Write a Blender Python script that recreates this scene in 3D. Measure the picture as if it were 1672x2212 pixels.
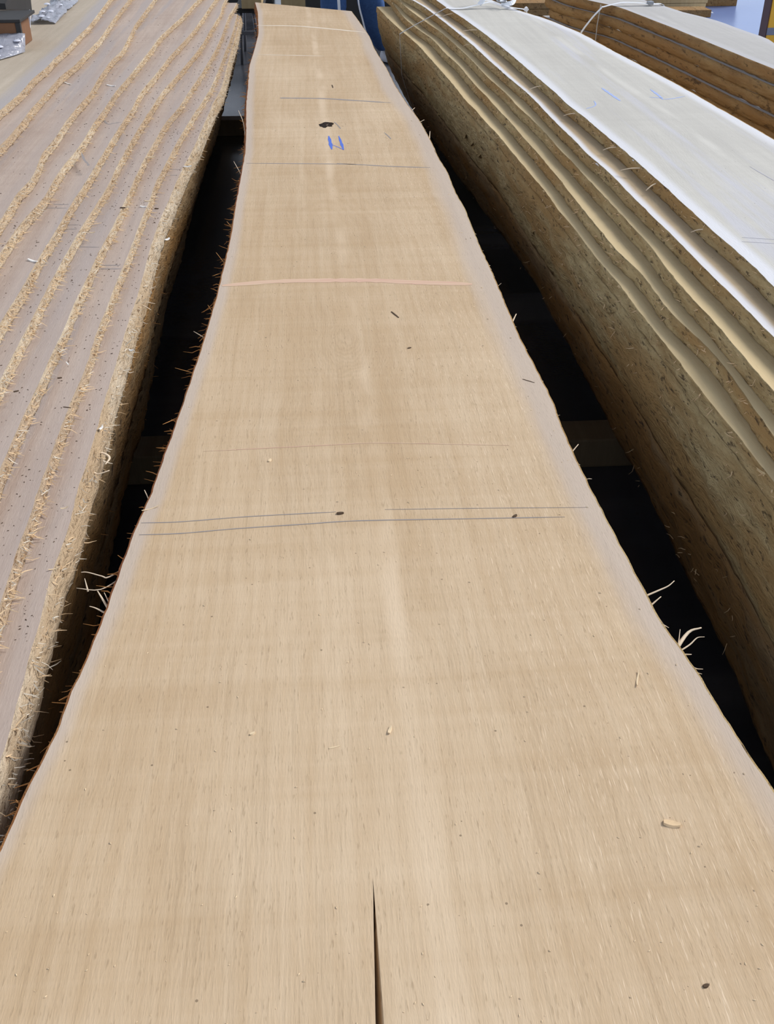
import bpy, bmesh, math, random
from mathutils import Vector, Matrix, noise as mn

random.seed(7)
for o in list(bpy.data.objects): bpy.data.objects.remove(o)
S = bpy.context.scene
C = S.collection

# ------------------------------------------------------------------ camera
PITCH, YAW, CAM_Z = math.radians(33.497), math.radians(4.249), 1.3
cd = bpy.data.cameras.new('camera'); cam = bpy.data.objects.new('camera', cd); C.objects.link(cam)
cd.sensor_fit = 'VERTICAL'; cd.sensor_height = 36.0; cd.lens = 36.0 * 2200.0 / 2212.0
cd.clip_start = .02; cd.clip_end = 200
cam.location = (0, 0, CAM_Z); cam.rotation_euler = (math.pi / 2 - PITCH, 0, -YAW)
S.camera = cam
# ------------------------------------------------------------------ light
W = bpy.data.worlds.new('daylight'); S.world = W; W.use_nodes = True
bg = W.node_tree.nodes['Background']; bg.inputs[0].default_value = (.74, .84, 1.0, 1); bg.inputs[1].default_value = 1.05
sd = bpy.data.lights.new('sun', 'SUN'); sd.energy = 3.35; sd.angle = math.radians(20); sd.color = (1.0, .96, .91)
sun = bpy.data.objects.new('sun', sd); C.objects.link(sun); sun.location = (8, 3, 8)
SUN_EL, SUN_AZ = math.radians(38), math.radians(62)          # azimuth clockwise from +Y (down the boards)
sdir = Vector((math.cos(SUN_EL) * math.sin(SUN_AZ), math.cos(SUN_EL) * math.cos(SUN_AZ), math.sin(SUN_EL)))
sun.rotation_euler = sdir.to_track_quat('Z', 'Y').to_euler()
S.view_settings.view_transform = 'Standard'; S.view_settings.look = 'None'
S.view_settings.exposure = 0.0; S.view_settings.gamma = 1.0; S.view_settings.use_curve_mapping = False

# ------------------------------------------------------------------ measured outlines, metres on the plan (x, y)
E = {}
E['slab_l'] = [(-0.2791,6.6387),(-0.2504,6.2373),(-0.2339,5.7839),(-0.2233,5.5138),(-0.2285,5.0032),(-0.2356,4.6448),(-0.2256,4.2384),(-0.2192,3.9067),(-0.2078,3.6246),(-0.2009,3.4556),(-0.194,3.2156),(-0.1952,2.9601),(-0.1965,2.668),(-0.1954,2.4209),(-0.2004,2.1896),(-0.2051,2.0273),(-0.2153,1.8091),(-0.2249,1.6457),(-0.2341,1.5135),(-0.2434,1.3811),(-0.2506,1.2737),(-0.2614,1.1872),(-0.2682,1.1086),(-0.2748,1.0065),(-0.2828,0.9167),(-0.2918,0.8611),(-0.2949,0.8005),(-0.3055,0.7463),(-0.3118,0.7077),(-0.316,0.673),(-0.3417,0.4851)]
E['slab_r'] = [(0.2652,6.2351),(0.2877,5.8727),(0.3145,5.3477),(0.3153,5.0111),(0.3365,4.53),(0.3424,4.1962),(0.3591,3.8638),(0.3778,3.6151),(0.385,3.3752),(0.3866,3.2567),(0.385,3.1185),(0.3939,2.9646),(0.3901,2.7318),(0.3966,2.6159),(0.393,2.4576),(0.3909,2.2852),(0.3925,2.16),(0.3915,2.0191),(0.3897,1.8922),(0.3893,1.7792),(0.3919,1.6958),(0.3969,1.5318),(0.3946,1.4947),(0.3912,1.3818),(0.3924,1.2897),(0.3946,1.2157),(0.3979,1.1348),(0.4009,1.0609),(0.4039,0.996),(0.4055,0.9362),(0.4135,0.8977),(0.4176,0.8687),(0.4218,0.8322),(0.4257,0.7852),(0.4307,0.7453),(0.4355,0.7012),(0.4403,0.6689),(0.4724,0.4246)]
E['left_0'] = [(-0.3564,6.3885),(-0.3475,5.6319),(-0.3469,5.1076),(-0.3396,4.4223),(-0.3423,4.2875),(-0.3553,4.079),(-0.3564,3.9468),(-0.363,3.766),(-0.367,3.612),(-0.3713,3.4211),(-0.3814,3.2529),(-0.3858,3.1484),(-0.3898,3.0067),(-0.3916,2.845),(-0.3981,2.6979),(-0.3977,2.5377),(-0.394,2.3924),(-0.3895,2.2602),(-0.3869,2.1584),(-0.3875,2.064),(-0.3871,1.9974),(-0.3847,1.8869),(-0.3824,1.7677),(-0.3818,1.658),(-0.3772,1.5433),(-0.3766,1.4745),(-0.3738,1.4271),(-0.3766,1.3605),(-0.3722,1.3003),(-0.3702,1.2595),(-0.3714,1.1824),(-0.3734,1.1281),(-0.3696,1.07),(-0.3667,1.0304),(-0.3675,0.9929),(-0.3644,0.9445),(-0.36,0.8118),(-0.3538,0.609)]
E['left_1'] = [(-0.3589,6.2035),(-0.3496,5.4843),(-0.3632,5.1683),(-0.3671,4.5349),(-0.3746,4.1861),(-0.3809,4.1526),(-0.3882,3.9747),(-0.401,3.8249),(-0.4198,3.4595),(-0.4276,3.2193),(-0.4376,2.941),(-0.4334,2.745),(-0.4355,2.5522),(-0.4316,2.4035),(-0.4324,2.299),(-0.4339,2.1933),(-0.4329,2.1057),(-0.4305,2.0136),(-0.4343,1.949),(-0.43,1.8499),(-0.4272,1.7706),(-0.4268,1.6853),(-0.4283,1.5994),(-0.4275,1.5166),(-0.4271,1.449),(-0.4248,1.3829),(-0.4249,1.316),(-0.4221,1.2705),(-0.4197,1.2261),(-0.4224,1.1831),(-0.4173,1.1197),(-0.4165,1.065),(-0.4038,0.8131)]
E['left_2'] = [(-0.3828,6.4162),(-0.3994,6.0565),(-0.396,5.3537),(-0.3987,5.0563),(-0.4201,4.4169),(-0.4402,4.0785),(-0.4509,3.8127),(-0.4741,3.5905),(-0.4827,3.273),(-0.4881,3.0909),(-0.4865,2.857),(-0.4854,2.6875),(-0.4852,2.5091),(-0.4885,2.3791),(-0.4894,2.2719),(-0.4887,2.1752),(-0.4889,2.0956),(-0.4905,2.0133),(-0.4865,1.901),(-0.4867,1.8049),(-0.4868,1.7162),(-0.4847,1.6233),(-0.4855,1.5579),(-0.4855,1.4995),(-0.4842,1.4324),(-0.4831,1.385),(-0.4749,1.0129)]
E['left_3'] = [(-0.44,6.7828),(-0.4456,6.2432),(-0.4346,5.9417),(-0.4499,5.4014),(-0.4561,5.018),(-0.469,4.7483),(-0.4966,4.3382),(-0.5252,3.9722),(-0.5331,3.6362),(-0.5374,3.4516),(-0.5401,3.2316),(-0.5411,2.9804),(-0.5348,2.7691),(-0.5396,2.6335),(-0.542,2.5159),(-0.5456,2.4275),(-0.5458,2.315),(-0.5469,2.2052),(-0.5469,2.1228),(-0.5463,2.0426),(-0.5446,1.9527),(-0.5423,1.8577),(-0.5424,1.7763),(-0.5412,1.6945),(-0.5334,1.2594)]
E['left_4'] = [(-0.4698,6.7202),(-0.4896,6.2537),(-0.5029,5.6649),(-0.5135,5.2664),(-0.5274,4.9911),(-0.5568,4.5451),(-0.5644,4.2762),(-0.585,3.8642),(-0.5796,3.5706),(-0.5839,3.3884),(-0.5847,3.1822),(-0.584,2.9721),(-0.5841,2.8481),(-0.5835,2.6947),(-0.5864,2.5361),(-0.5833,2.3856),(-0.5841,2.2621),(-0.5845,2.1662),(-0.5841,2.0821),(-0.5805,1.9804),(-0.5814,1.9243),(-0.5817,1.8173),(-0.5782,1.4131)]
E['left_5'] = [(-0.5276,6.6131),(-0.5704,6.0399),(-0.5912,5.5058),(-0.6143,5.1878),(-0.6324,4.9145),(-0.6332,4.5986),(-0.6443,4.0153),(-0.6535,3.7491),(-0.65,3.4853),(-0.6524,3.2949),(-0.6452,3.0675),(-0.6453,2.9792),(-0.6515,2.8482),(-0.6516,2.6922),(-0.6435,2.542),(-0.6463,2.4599),(-0.6542,2.3826),(-0.6557,2.2734),(-0.6558,2.1961),(-0.6466,1.7573)]
E['left_6'] = [(-0.7823,6.4325),(-0.7757,5.8732),(-0.761,5.0965),(-0.7409,4.7509),(-0.7238,4.4249),(-0.7351,4.2342),(-0.7283,3.9179),(-0.714,3.6193),(-0.7187,3.4654),(-0.7186,3.2309),(-0.7088,3.0066),(-0.7134,2.8613),(-0.6966,2.7218),(-0.6872,2.6064),(-0.6888,2.5621),(-0.6966,2.5274),(-0.6851,2.281),(-0.6672,1.8821)]
E['left_7'] = [(-0.8933,6.3236),(-0.878,5.7857),(-0.8582,5.1512),(-0.8309,4.5876),(-0.8303,4.2557),(-0.8261,4.0364),(-0.8399,3.8053),(-0.833,3.5379),(-0.8312,3.2839),(-0.8223,3.1682),(-0.8193,3.0435),(-0.8162,2.9581),(-0.8183,2.8624),(-0.8152,2.4891)]
E['left_8'] = [(-0.9672,6.127),(-0.9465,5.606),(-0.9194,5.1036),(-0.9015,4.7536),(-0.9018,4.5371),(-0.8916,4.2337),(-0.8969,4.0398),(-0.8903,3.8436),(-0.8962,3.6496),(-0.8849,3.4294),(-0.8871,3.3156),(-0.8901,3.1842),(-0.8931,2.8453)]
E['left_low'] = [(-0.4789,8.5241),(-0.4624,7.1688),(-0.4763,6.1605),(-0.487,5.3798),(-0.4956,4.7575),(-0.4949,4.1843),(-0.4859,3.7716),(-0.4775,3.3679),(-0.4833,3.0693),(-0.4663,2.6372),(-0.455,2.3654),(-0.4499,2.244),(-0.4595,2.1261),(-0.4567,1.9861),(-0.4537,1.8627),(-0.4507,1.7665),(-0.4464,1.6615),(-0.4451,1.5707),(-0.4432,1.4434),(-0.4415,1.3691),(-0.4439,1.0936)]
E['right_0'] = [(0.6236,5.6229),(0.6388,5.4126),(0.6614,5.0925),(0.6898,4.7911),(0.7057,4.5333),(0.7221,4.2771),(0.7336,4.0163),(0.7371,3.9483),(0.7485,3.5721),(0.7595,3.2477),(0.7576,3.086),(0.7688,2.9597),(0.7759,2.743),(0.7815,2.5974),(0.786,2.4987),(0.7864,2.3662),(0.7908,2.2446),(0.7894,2.1604),(0.7911,2.0337),(0.7922,1.9414),(0.7949,1.8528),(0.7972,1.7955),(0.797,1.7148),(0.7951,1.6353),(0.7912,1.2426)]
E['right_1'] = [(0.5097,5.9135),(0.5459,5.6547),(0.5793,5.4159),(0.6083,5.0483),(0.6258,4.8012),(0.6459,4.4924),(0.6586,4.2808),(0.6664,4.0382),(0.676,3.845),(0.6854,3.6433),(0.7009,3.4086),(0.7042,3.2383),(0.7046,3.0824),(0.7079,2.9169),(0.7129,2.7959),(0.7125,2.637),(0.7228,2.5214),(0.7258,2.4145),(0.7263,2.2714),(0.7282,2.222),(0.7305,2.0965),(0.7342,1.9965),(0.7349,1.9013),(0.7357,1.8106),(0.7377,1.7474),(0.7399,1.6676),(0.7401,1.6079),(0.7407,1.5299),(0.7422,1.4883),(0.7526,1.1486)]
E['right_2'] = [(0.4694,6.1822),(0.5009,5.8933),(0.5121,5.6127),(0.547,5.2483),(0.566,5.0607),(0.5935,4.8454),(0.6115,4.5417),(0.6305,4.1898),(0.6392,3.8328),(0.6614,3.4961),(0.6594,3.3911),(0.672,3.1713),(0.6787,2.9915),(0.6785,2.7942),(0.6853,2.6847),(0.6856,2.557),(0.69,2.4194),(0.693,2.2691),(0.6952,2.1209),(0.6988,2.0362),(0.6941,1.933),(0.6901,1.8654),(0.6913,1.789),(0.6909,1.7153),(0.6955,1.6437),(0.6943,1.5346),(0.6929,1.4533),(0.6933,1.351),(0.6975,1.0458)]
E['right_3'] = [(0.4545,6.3276),(0.4781,6.1302),(0.4781,5.9097),(0.4889,5.4778),(0.5172,5.1399),(0.5593,4.8242),(0.57,4.478),(0.59,4.2405),(0.6003,3.7963),(0.6089,3.6707),(0.6156,3.4407),(0.6249,3.2774),(0.6294,3.0539),(0.6371,2.8599),(0.6381,2.7404),(0.6413,2.6118),(0.6398,2.5091),(0.645,2.0754),(0.66,1.9489),(0.6578,1.8449),(0.6549,1.7381),(0.6632,1.6665),(0.6745,1.5662),(0.6753,1.4981),(0.669,1.3812),(0.6665,1.3158),(0.6646,1.2644),(0.6594,0.9759)]
E['right_4'] = [(0.3982,6.1057),(0.423,5.6931),(0.4547,5.3136),(0.4851,5.0026),(0.5013,4.8289),(0.5177,4.4814),(0.5297,4.2607),(0.5422,3.9893),(0.5522,3.6573),(0.5612,3.6204),(0.5691,3.3954),(0.582,3.2281),(0.5873,3.0372),(0.5938,2.8741),(0.5995,2.6988),(0.6058,2.6384),(0.6031,2.4674),(0.6109,2.3439),(0.6117,2.2083),(0.6135,2.0848),(0.6209,1.9715),(0.6225,1.8557),(0.6231,1.7746),(0.6261,1.6757),(0.6287,1.546),(0.6308,1.4191),(0.6357,1.3166),(0.6381,1.2088),(0.635,0.9211)]
E['right_low'] = [(0.5689,8.517),(0.5137,6.8359),(0.5363,6.6106),(0.5455,6.0727),(0.5904,5.2654),(0.6427,4.3224),(0.6891,3.71),(0.7065,3.4672),(0.7194,3.1545),(0.7196,2.8666),(0.7213,2.665),(0.7193,2.5077),(0.7206,2.2975),(0.7168,2.0806),(0.7205,1.9351),(0.7155,1.7131),(0.7115,1.5583),(0.7073,1.4347),(0.7038,1.3121),(0.6944,1.1731),(0.6838,1.077),(0.661,0.8539)]
E['right_top_far'] = [(0.8874,5.6764),(0.9009,5.3932),(0.9797,4.9945),(1.0417,4.7649),(1.0591,4.6579),(1.1028,4.373),(1.124,3.9678),(1.149,3.6322),(1.1685,3.3651),(1.1813,3.0607),(1.1956,2.7425),(1.1985,2.6422),(1.2433,1.7931)]
E['far_l'] = [(1.322,5.6583),(1.3771,5.4418),(1.4382,5.3036),(1.4752,5.1574),(1.5268,4.5803),(1.5552,4.2049),(1.5748,3.9093),(1.5967,3.6308),(1.6715,2.7612)]
E['far_r'] = [(1.612,5.6736),(1.6718,5.3859),(1.7053,5.1403),(1.7216,4.9731),(1.7705,4.8406),(1.7935,4.6762),(1.8017,4.4491),(1.8251,4.2618),(1.798,4.1334),(1.9208,2.968)]


# ------------------------------------------------------------------ helpers
def obj(name, me, m=None, parent=None, kind=None):
    o = bpy.data.objects.new(name, me); C.objects.link(o)
    if m is not None:
        me.materials.clear()
        for q in (m if isinstance(m, (list, tuple)) else [m]): me.materials.append(q)
    if parent is not None: o.parent = parent
    if kind: o['kind'] = kind
    return o
def empty(name, loc=(0, 0, 0), rz=0):
    o = bpy.data.objects.new(name, None); C.objects.link(o); o.location = loc; o.rotation_euler = (0, 0, rz)
    o.empty_display_size = .05; return o
def tag(o, label, cat, group=None):
    o['label'] = label; o['category'] = cat
    if group: o['group'] = group
    return o
def mesh(name, vs, fs, smooth=False, attrs=None, mi=None):
    me = bpy.data.meshes.new(name); me.from_pydata([tuple(v) for v in vs], [], fs)
    if smooth: me.polygons.foreach_set('use_smooth', [True] * len(me.polygons))
    if mi: me.polygons.foreach_set('material_index', mi)
    for k, a in (attrs or {}).items():
        at = me.attributes.new(k, 'FLOAT', 'POINT'); at.data.foreach_set('value', a)
    me.update(); return me
def fix(me):
    bm = bmesh.new(); bm.from_mesh(me); bmesh.ops.recalc_face_normals(bm, faces=bm.faces); bm.to_mesh(me); bm.free(); return me
def edge_fn(pts, rough=0.0, seed=0.0, fq=30.0):
    p = sorted(((y, x) for x, y in pts))
    ys = [a for a, _ in p]; xs = [b for _, b in p]
    # light smoothing of the measured outline
    def lin(y):
        if y <= ys[0]:
            k = (xs[2] - xs[0]) / max(1e-6, ys[2] - ys[0]); return xs[0] + max(-.25, min(.25, k)) * (y - ys[0])
        if y >= ys[-1]:
            k = (xs[-1] - xs[-3]) / max(1e-6, ys[-1] - ys[-3]); return xs[-1] + max(-.08, min(.08, k)) * (y - ys[-1])
        import bisect
        i = bisect.bisect_right(ys, y) - 1; i = min(i, len(ys) - 2)
        t = (y - ys[i]) / max(1e-6, ys[i + 1] - ys[i]); return xs[i] + (xs[i + 1] - xs[i]) * t
    def f(y):
        h = .012 + .012 * y
        v = (lin(y - h) + 2 * lin(y) + lin(y + h)) / 4
        if rough: v += rough * (mn.noise((y * fq, seed, 3.1)) + .6 * mn.noise((y * fq * 3.1, seed, 9.7)))
        return v
    return f
def rows(y0, y1, d0=.012, k=.006):
    ys = [y0]
    while ys[-1] < y1: ys.append(ys[-1] + d0 + k * max(0, ys[-1]))
    s = (y1 - y0) / (ys[-1] - y0)
    return [y0 + (y - y0) * s for y in ys]

# ------------------------------------------------------------------ materials
def mat(name, rough=.75, spec=.25):
    m = bpy.data.materials.new(name); m.use_nodes = True; nt = m.node_tree
    b = nt.nodes['Principled BSDF']; b.inputs['Roughness'].default_value = rough; b.inputs['Specular IOR Level'].default_value = spec
    return m, nt, b
def nd(nt, t, inp=None, **at):
    n = nt.nodes.new('ShaderNode' + t)
    for k, v in at.items(): setattr(n, k, v)
    for k, v in (inp or {}).items():
        s = n.inputs[k]
        if hasattr(v, 'node'): nt.links.new(v, s)
        else: s.default_value = v
    return n
def mth(nt, op, a, b=0.0, c=None, clamp=False):
    d = {0: a, 1: b}
    if c is not None: d[2] = c
    return nd(nt, 'Math', d, operation=op, use_clamp=clamp).outputs[0]
def rgb(*c): return tuple(c) + (1.0,)
def mix(nt, f, a, b, mode='MIX'):
    n = nt.nodes.new('ShaderNodeMix'); n.data_type = 'RGBA'; n.blend_type = mode
    for i, v in ((0, f), (6, a), (7, b)):
        if hasattr(v, 'node'): nt.links.new(v, n.inputs[i])
        else: n.inputs[i].default_value = v
    return n.outputs[2]
def sstep(nt, v, a, b):
    return nd(nt, 'MapRange', {0: v, 1: a, 2: b, 3: 0.0, 4: 1.0}, interpolation_type='SMOOTHSTEP').outputs[0]
def mapped(nt, co, sc=(1, 1, 1), rot=(0, 0, 0), loc=(0, 0, 0)):
    return nd(nt, 'Mapping', {0: co, 1: loc, 2: rot, 3: sc}).outputs[0]
def noi(nt, co, sc, det=3.0, rough=.55, dist=0.0):
    return nd(nt, 'TexNoise', {'Vector': co, 'Scale': sc, 'Detail': det, 'Roughness': rough, 'Distortion': dist}).outputs[0]
def bump(nt, b, h, st=.3, d=.002):
    n = nd(nt, 'Bump', {'Height': h, 'Strength': st, 'Distance': d}); nt.links.new(n.outputs[0], b.inputs['Normal'])
def plain(name, c, rough=.7, var=.12, sc=20, spec=.25, metal=0.0):
    m, nt, b = mat(name, rough, spec)
    co = nd(nt, 'TexCoord').outputs['Object']
    n = noi(nt, co, sc, 4)
    nt.links.new(mix(nt, n, rgb(*[q * (1 - var) for q in c]), rgb(*[min(1, q * (1 + var)) for q in c])), b.inputs['Base Color'])
    b.inputs['Metallic'].default_value = metal
    return m

def wood(name, dark, light, sap, sapmix=1.0, ring=1500.0, ringamt=.10, fleck=.35, grey=None, pith=.08, seed=0.0, streak=.5, gstreak=None, grain=.10):
    m, nt, b = mat(name, .72, .2)
    co = nd(nt, 'TexCoord').outputs['Object']
    xyz = nd(nt, 'SeparateXYZ', {0: co}); x, y = xyz.outputs[0], xyz.outputs[1]
    n1 = nd(nt, 'TexNoise', {'W': mth(nt, 'ADD', mth(nt, 'MULTIPLY', y, .55), seed), 'Scale': 1.0, 'Detail': 2.0}, noise_dimensions='1D').outputs[0]
    n2 = nd(nt, 'TexNoise', {'W': mth(nt, 'ADD', mth(nt, 'MULTIPLY', y, 1.15), seed + 31), 'Scale': 1.0, 'Detail': 2.0}, noise_dimensions='1D').outputs[0]
    xp = mth(nt, 'MULTIPLY_ADD', mth(nt, 'SUBTRACT', n1, .5), .22, pith)
    dp = mth(nt, 'MULTIPLY_ADD', mth(nt, 'SUBTRACT', n2, .5), .22, .035)
    dx = mth(nt, 'SUBTRACT', x, xp)
    r = mth(nt, 'SQRT', mth(nt, 'ADD', mth(nt, 'MULTIPLY', dx, dx), mth(nt, 'MULTIPLY', dp, dp)))
    wob = noi(nt, mapped(nt, co, (7, 1.9, 9)), 1.0, 4, .6)
    rr = mth(nt, 'MULTIPLY_ADD', wob, .09, r)
    wv = mth(nt, 'SINE', mth(nt, 'MULTIPLY', rr, ring))
    wv2 = mth(nt, 'SINE', mth(nt, 'MULTIPLY', rr, ring * .23))
    g = mth(nt, 'MULTIPLY', mth(nt, 'MULTIPLY_ADD', wv, .5, .5), sstep(nt, noi(nt, mapped(nt, co, (9, 3, 1), (0, 0, 0), (7, 7, 7)), 1.0, 3), .42, .68))
    st = noi(nt, mapped(nt, co, (38, .9, 1)), 1.0, 5, .6)          # long streaks
    blot = noi(nt, mapped(nt, co, (3.2, 1.4, 1)), 1.0, 3)
    cross = noi(nt, mapped(nt, co, (1.2, 26, 1)), 1.0, 4, .6)       # saw marks across the board
    f = mth(nt, 'ADD', mth(nt, 'MULTIPLY', st, streak), mth(nt, 'MULTIPLY', blot, .55))
    f = mth(nt, 'ADD', f, mth(nt, 'MULTIPLY', mth(nt, 'SUBTRACT', cross, .5), .30))
    f = mth(nt, 'ADD', f, mth(nt, 'MULTIPLY', wv2, .02))
    f = sstep(nt, f, .10 + .38 * streak, .55 + .58 * streak)
    c = mix(nt, f, rgb(*dark), rgb(*light))
    c = mix(nt, mth(nt, 'MULTIPLY', g, ringamt), c, rgb(*[q * .55 for q in dark]))
    gl = noi(nt, mapped(nt, co, (400, 7.0, 1), (0, 0, 0), (5, 8, 2)), 1.0, 3, .6)        # fine grain lines
    c = mix(nt, mth(nt, 'MULTIPLY', sstep(nt, gl, .50, .68), grain), c, rgb(*[q * .60 for q in dark]))
    if gstreak:
        gs = noi(nt, mapped(nt, co, (16, .7, 1), (0, 0, 0), (4, 2, 0)), 1.0, 3)
        c = mix(nt, mth(nt, 'MULTIPLY', sstep(nt, gs, .5, .68), .7), c, rgb(*gstreak))
    # fine saw-tooth dashes: dark, slanted; and pale ray flecks nearly along the grain
    d1 = noi(nt, mapped(nt, co, (520, 60, 1), (0, 0, math.radians(-20))), 1.0, 2)
    c = mix(nt, mth(nt, 'MULTIPLY', sstep(nt, d1, .60, .74), fleck * .75), c, rgb(*[q * .62 for q in dark]))
    d2 = noi(nt, mapped(nt, co, (900, 40, 1), (0, 0, math.radians(-5)), (3, 1, 0)), 1.0, 2)
    right = sstep(nt, x, .0 + pith, .22 + pith)
    c = mix(nt, mth(nt, 'MULTIPLY', mth(nt, 'MULTIPLY', sstep(nt, d2, .60, .72), right), fleck * .85, clamp=True), c, rgb(*[min(.9, q * 1.18 + .09) for q in light]))
    # pale pith streak
    ps = mth(nt, 'ABSOLUTE', mth(nt, 'SUBTRACT', x, mth(nt, 'ADD', mth(nt, 'MULTIPLY_ADD', y, -.010, pith + .035), mth(nt, 'MULTIPLY', mth(nt, 'SUBTRACT', n1, .5), .05))))
    c = mix(nt, mth(nt, 'MULTIPLY', mth(nt, 'SUBTRACT', 1.0, sstep(nt, ps, .002, .022)), mth(nt, 'MULTIPLY', sstep(nt, noi(nt, mapped(nt, co, (6, 2.2, 1), (0, 0, 0), (9, 3, 1)), 1.0, 3), .42, .62), .55)), c, rgb(*[min(.9, q * 1.05 + .05) for q in light]))
    at = nd(nt, 'Attribute', attribute_name='sap').outputs['Fac']
    sn = noi(nt, mapped(nt, co, (14, 1.2, 1)), 1.0, 3)
    sp = sstep(nt, mth(nt, 'ADD', at, mth(nt, 'MULTIPLY', mth(nt, 'SUBTRACT', sn, .5), .5)), .30, .75)
    sg = mix(nt, st, rgb(*[q * .9 for q in sap]), rgb(*[min(1, q * 1.08) for q in sap]))
    sg = mix(nt, mth(nt, 'MULTIPLY', sstep(nt, d1, .55, .8), fleck * .5), sg, rgb(*[q * .6 for q in sap]))
    c = mix(nt, mth(nt, 'MULTIPLY', sp, sapmix), c, sg)
    # sparse specks of dirt
    v = nd(nt, 'TexVoronoi', {'Vector': mapped(nt, co, (1, 1, 0)), 'Scale': 42.0}).outputs['Distance']
    vn = noi(nt, mapped(nt, co, (1, 1, 0)), 23.0, 1)
    sk = mth(nt, 'MULTIPLY', mth(nt, 'LESS_THAN', v, .055), mth(nt, 'GREATER_THAN', vn, .55))
    c = mix(nt, mth(nt, 'MULTIPLY', sk, .6), c, rgb(.09, .06, .035))
    nt.links.new(c, b.inputs['Base Color'])
    hb = mth(nt, 'ADD', mth(nt, 'MULTIPLY', d1, .7), mth(nt, 'MULTIPLY', noi(nt, mapped(nt, co, (600, 90, 1)), 1.0, 2), .6))
    bump(nt, b, hb, .35, .0015)
    return m

def bark_mat(name, c1, c2, c3, fleck=(.02, .014, .01), sc=1.0, flk=.6, rough=.9):
    m, nt, b = mat(name, rough, .12)
    co = nd(nt, 'TexCoord').outputs['Object']
    a = noi(nt, mapped(nt, co, (30 * sc, 6 * sc, 30 * sc)), 1.0, 5, .65)
    l = noi(nt, mapped(nt, co, (5, 1.3, 9)), 1.0, 3)
    f = noi(nt, mapped(nt, co, (50 * sc, 15 * sc, 55 * sc), (.5, 0, .3), (2, 5, 1)), 1.0, 5, .72)
    c = mix(nt, sstep(nt, a, .3, .7), rgb(*c1), rgb(*c2))
    c = mix(nt, sstep(nt, l, .42, .62), c, rgb(*c3))
    c = mix(nt, mth(nt, 'MULTIPLY', sstep(nt, f, .55, .66), flk), c, rgb(*fleck))
    nt.links.new(c, b.inputs['Base Color'])
    bump(nt, b, mth(nt, 'SUBTRACT', a, f), 1.0, .010)
    return m

M = {}
M['slab'] = wood('slab_wood', (.488, .342, .203), (.645, .500, .344), (.525, .435, .365), .82, 1350, .13, .62, pith=.06, seed=2.0, streak=.38, grain=.17)
M['left'] = wood('weathered_wood', (.385, .292, .240), (.52, .42, .352), (.44, .365, .325), .5, 900, .07, .40, pith=-1.1, seed=11.0, streak=.7, gstreak=(.37, .325, .315))
M['left_top'] = wood('honey_grey_wood', (.42, .35, .27), (.52, .445, .355), (.40, .36, .345), 1.0, 900, .07, .25, pith=-1.1, seed=17.0, streak=.6)
M['right'] = wood('pale_wood', (.50, .48, .44), (.60, .58, .53), (.69, .69, .72), 1.0, 900, .08, .10, pith=1.0, seed=23.0, streak=.7, gstreak=(.56, .56, .62))
M['inner'] = wood('tan_wood', (.50, .37, .20), (.66, .51, .30), (.72, .56, .32), .7, 900, .10, .15, pith=1.0, seed=29.0)
M['right_shadow'] = wood('shadowed_wood_lit_rim', (.46, .34, .21), (.58, .45, .29), (.72, .71, .74), 1.0, 900, .10, .15, pith=1.0, seed=26.0)  # brown heart paints in the top board's shadow, pale rim the lit strip
M['far'] = wood('grey_wood', (.43, .415, .40), (.51, .495, .475), (.50, .49, .50), 1.0, 900, .08, .10, pith=1.6, seed=53.0)
M['end'] = plain('end_grain', (.50, .36, .27), .8, .15, 60)
M['bark_tan'] = bark_mat('fibrous_bark', (.58, .44, .29), (.77, .65, .49), (.55, .41, .28), (.22, .12, .06), 2.2, .85)
M['bark_pale'] = bark_mat('greyed_bark', (.57, .435, .29), (.77, .64, .48), (.60, .44, .28), (.18, .11, .06), 2.2, .85)
M['bark_brown'] = bark_mat('brown_bark', (.40, .28, .13), (.60, .46, .245), (.44, .27, .11), (.07, .045, .028), 1.9, .85)
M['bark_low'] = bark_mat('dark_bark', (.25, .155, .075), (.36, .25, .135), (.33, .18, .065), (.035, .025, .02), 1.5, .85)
M['bark_red'] = bark_mat('reddish_bark', (.40, .15, .05), (.55, .26, .10), (.34, .12, .05), (.06, .02, .01), 2.0, .7)
M['bark_far'] = bark_mat('far_bark', (.26, .15, .065), (.36, .235, .11), (.30, .17, .07), (.05, .03, .02), .8, .7)
M['fibre'] = plain('bark_fibre', (.74, .54, .33), .85, .3, 90)
M['fibre_grey'] = plain('grey_fibre', (.70, .63, .52), .85, .25, 90)
M['fibre_red'] = plain('reddish_fibre', (.55, .27, .09), .85, .3, 60)
M['splinter'] = plain('pale_splinter', (.74, .60, .44), .75, .15, 80)
M['pencil'] = plain('pencil', (.30, .27, .26), .8, .1)
M['chalkw'] = plain('pale_scribe', (.74, .64, .52), .8, .1)
M['blue'] = plain('blue_crayon', (.09, .17, .62), .6, .15, 200)
M['blue2'] = plain('faded_crayon', (.36, .45, .74), .7, .15, 200)
M['pencil2'] = plain('faint_pencil', (.47, .46, .50), .8, .1)
M['chip'] = plain('wood_chip', (.74, .58, .38), .8, .15, 120)
M['chipw'] = plain('white_chip', (.86, .84, .80), .6, .06, 120)
M['dirt'] = plain('dark_chip', (.10, .065, .04), .9, .3, 120)
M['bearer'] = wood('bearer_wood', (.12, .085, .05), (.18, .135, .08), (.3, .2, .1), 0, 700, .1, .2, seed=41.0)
M['beam'] = wood('beam_wood', (.42, .30, .15), (.55, .42, .24), (.5, .4, .2), 0, 700, .1, .2, seed=47.0)
M['dark'] = plain('dark_steel', (.035, .033, .032), .6, .2)
M['steel'] = plain('grey_steel', (.22, .22, .24), .4, .15, metal=.6)
M['strap'] = plain('white_strap', (.86, .88, .92), .45, .03, spec=.5)
M['strapg'] = plain('grey_strap', (.46, .45, .44), .5, .06, spec=.5)
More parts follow.
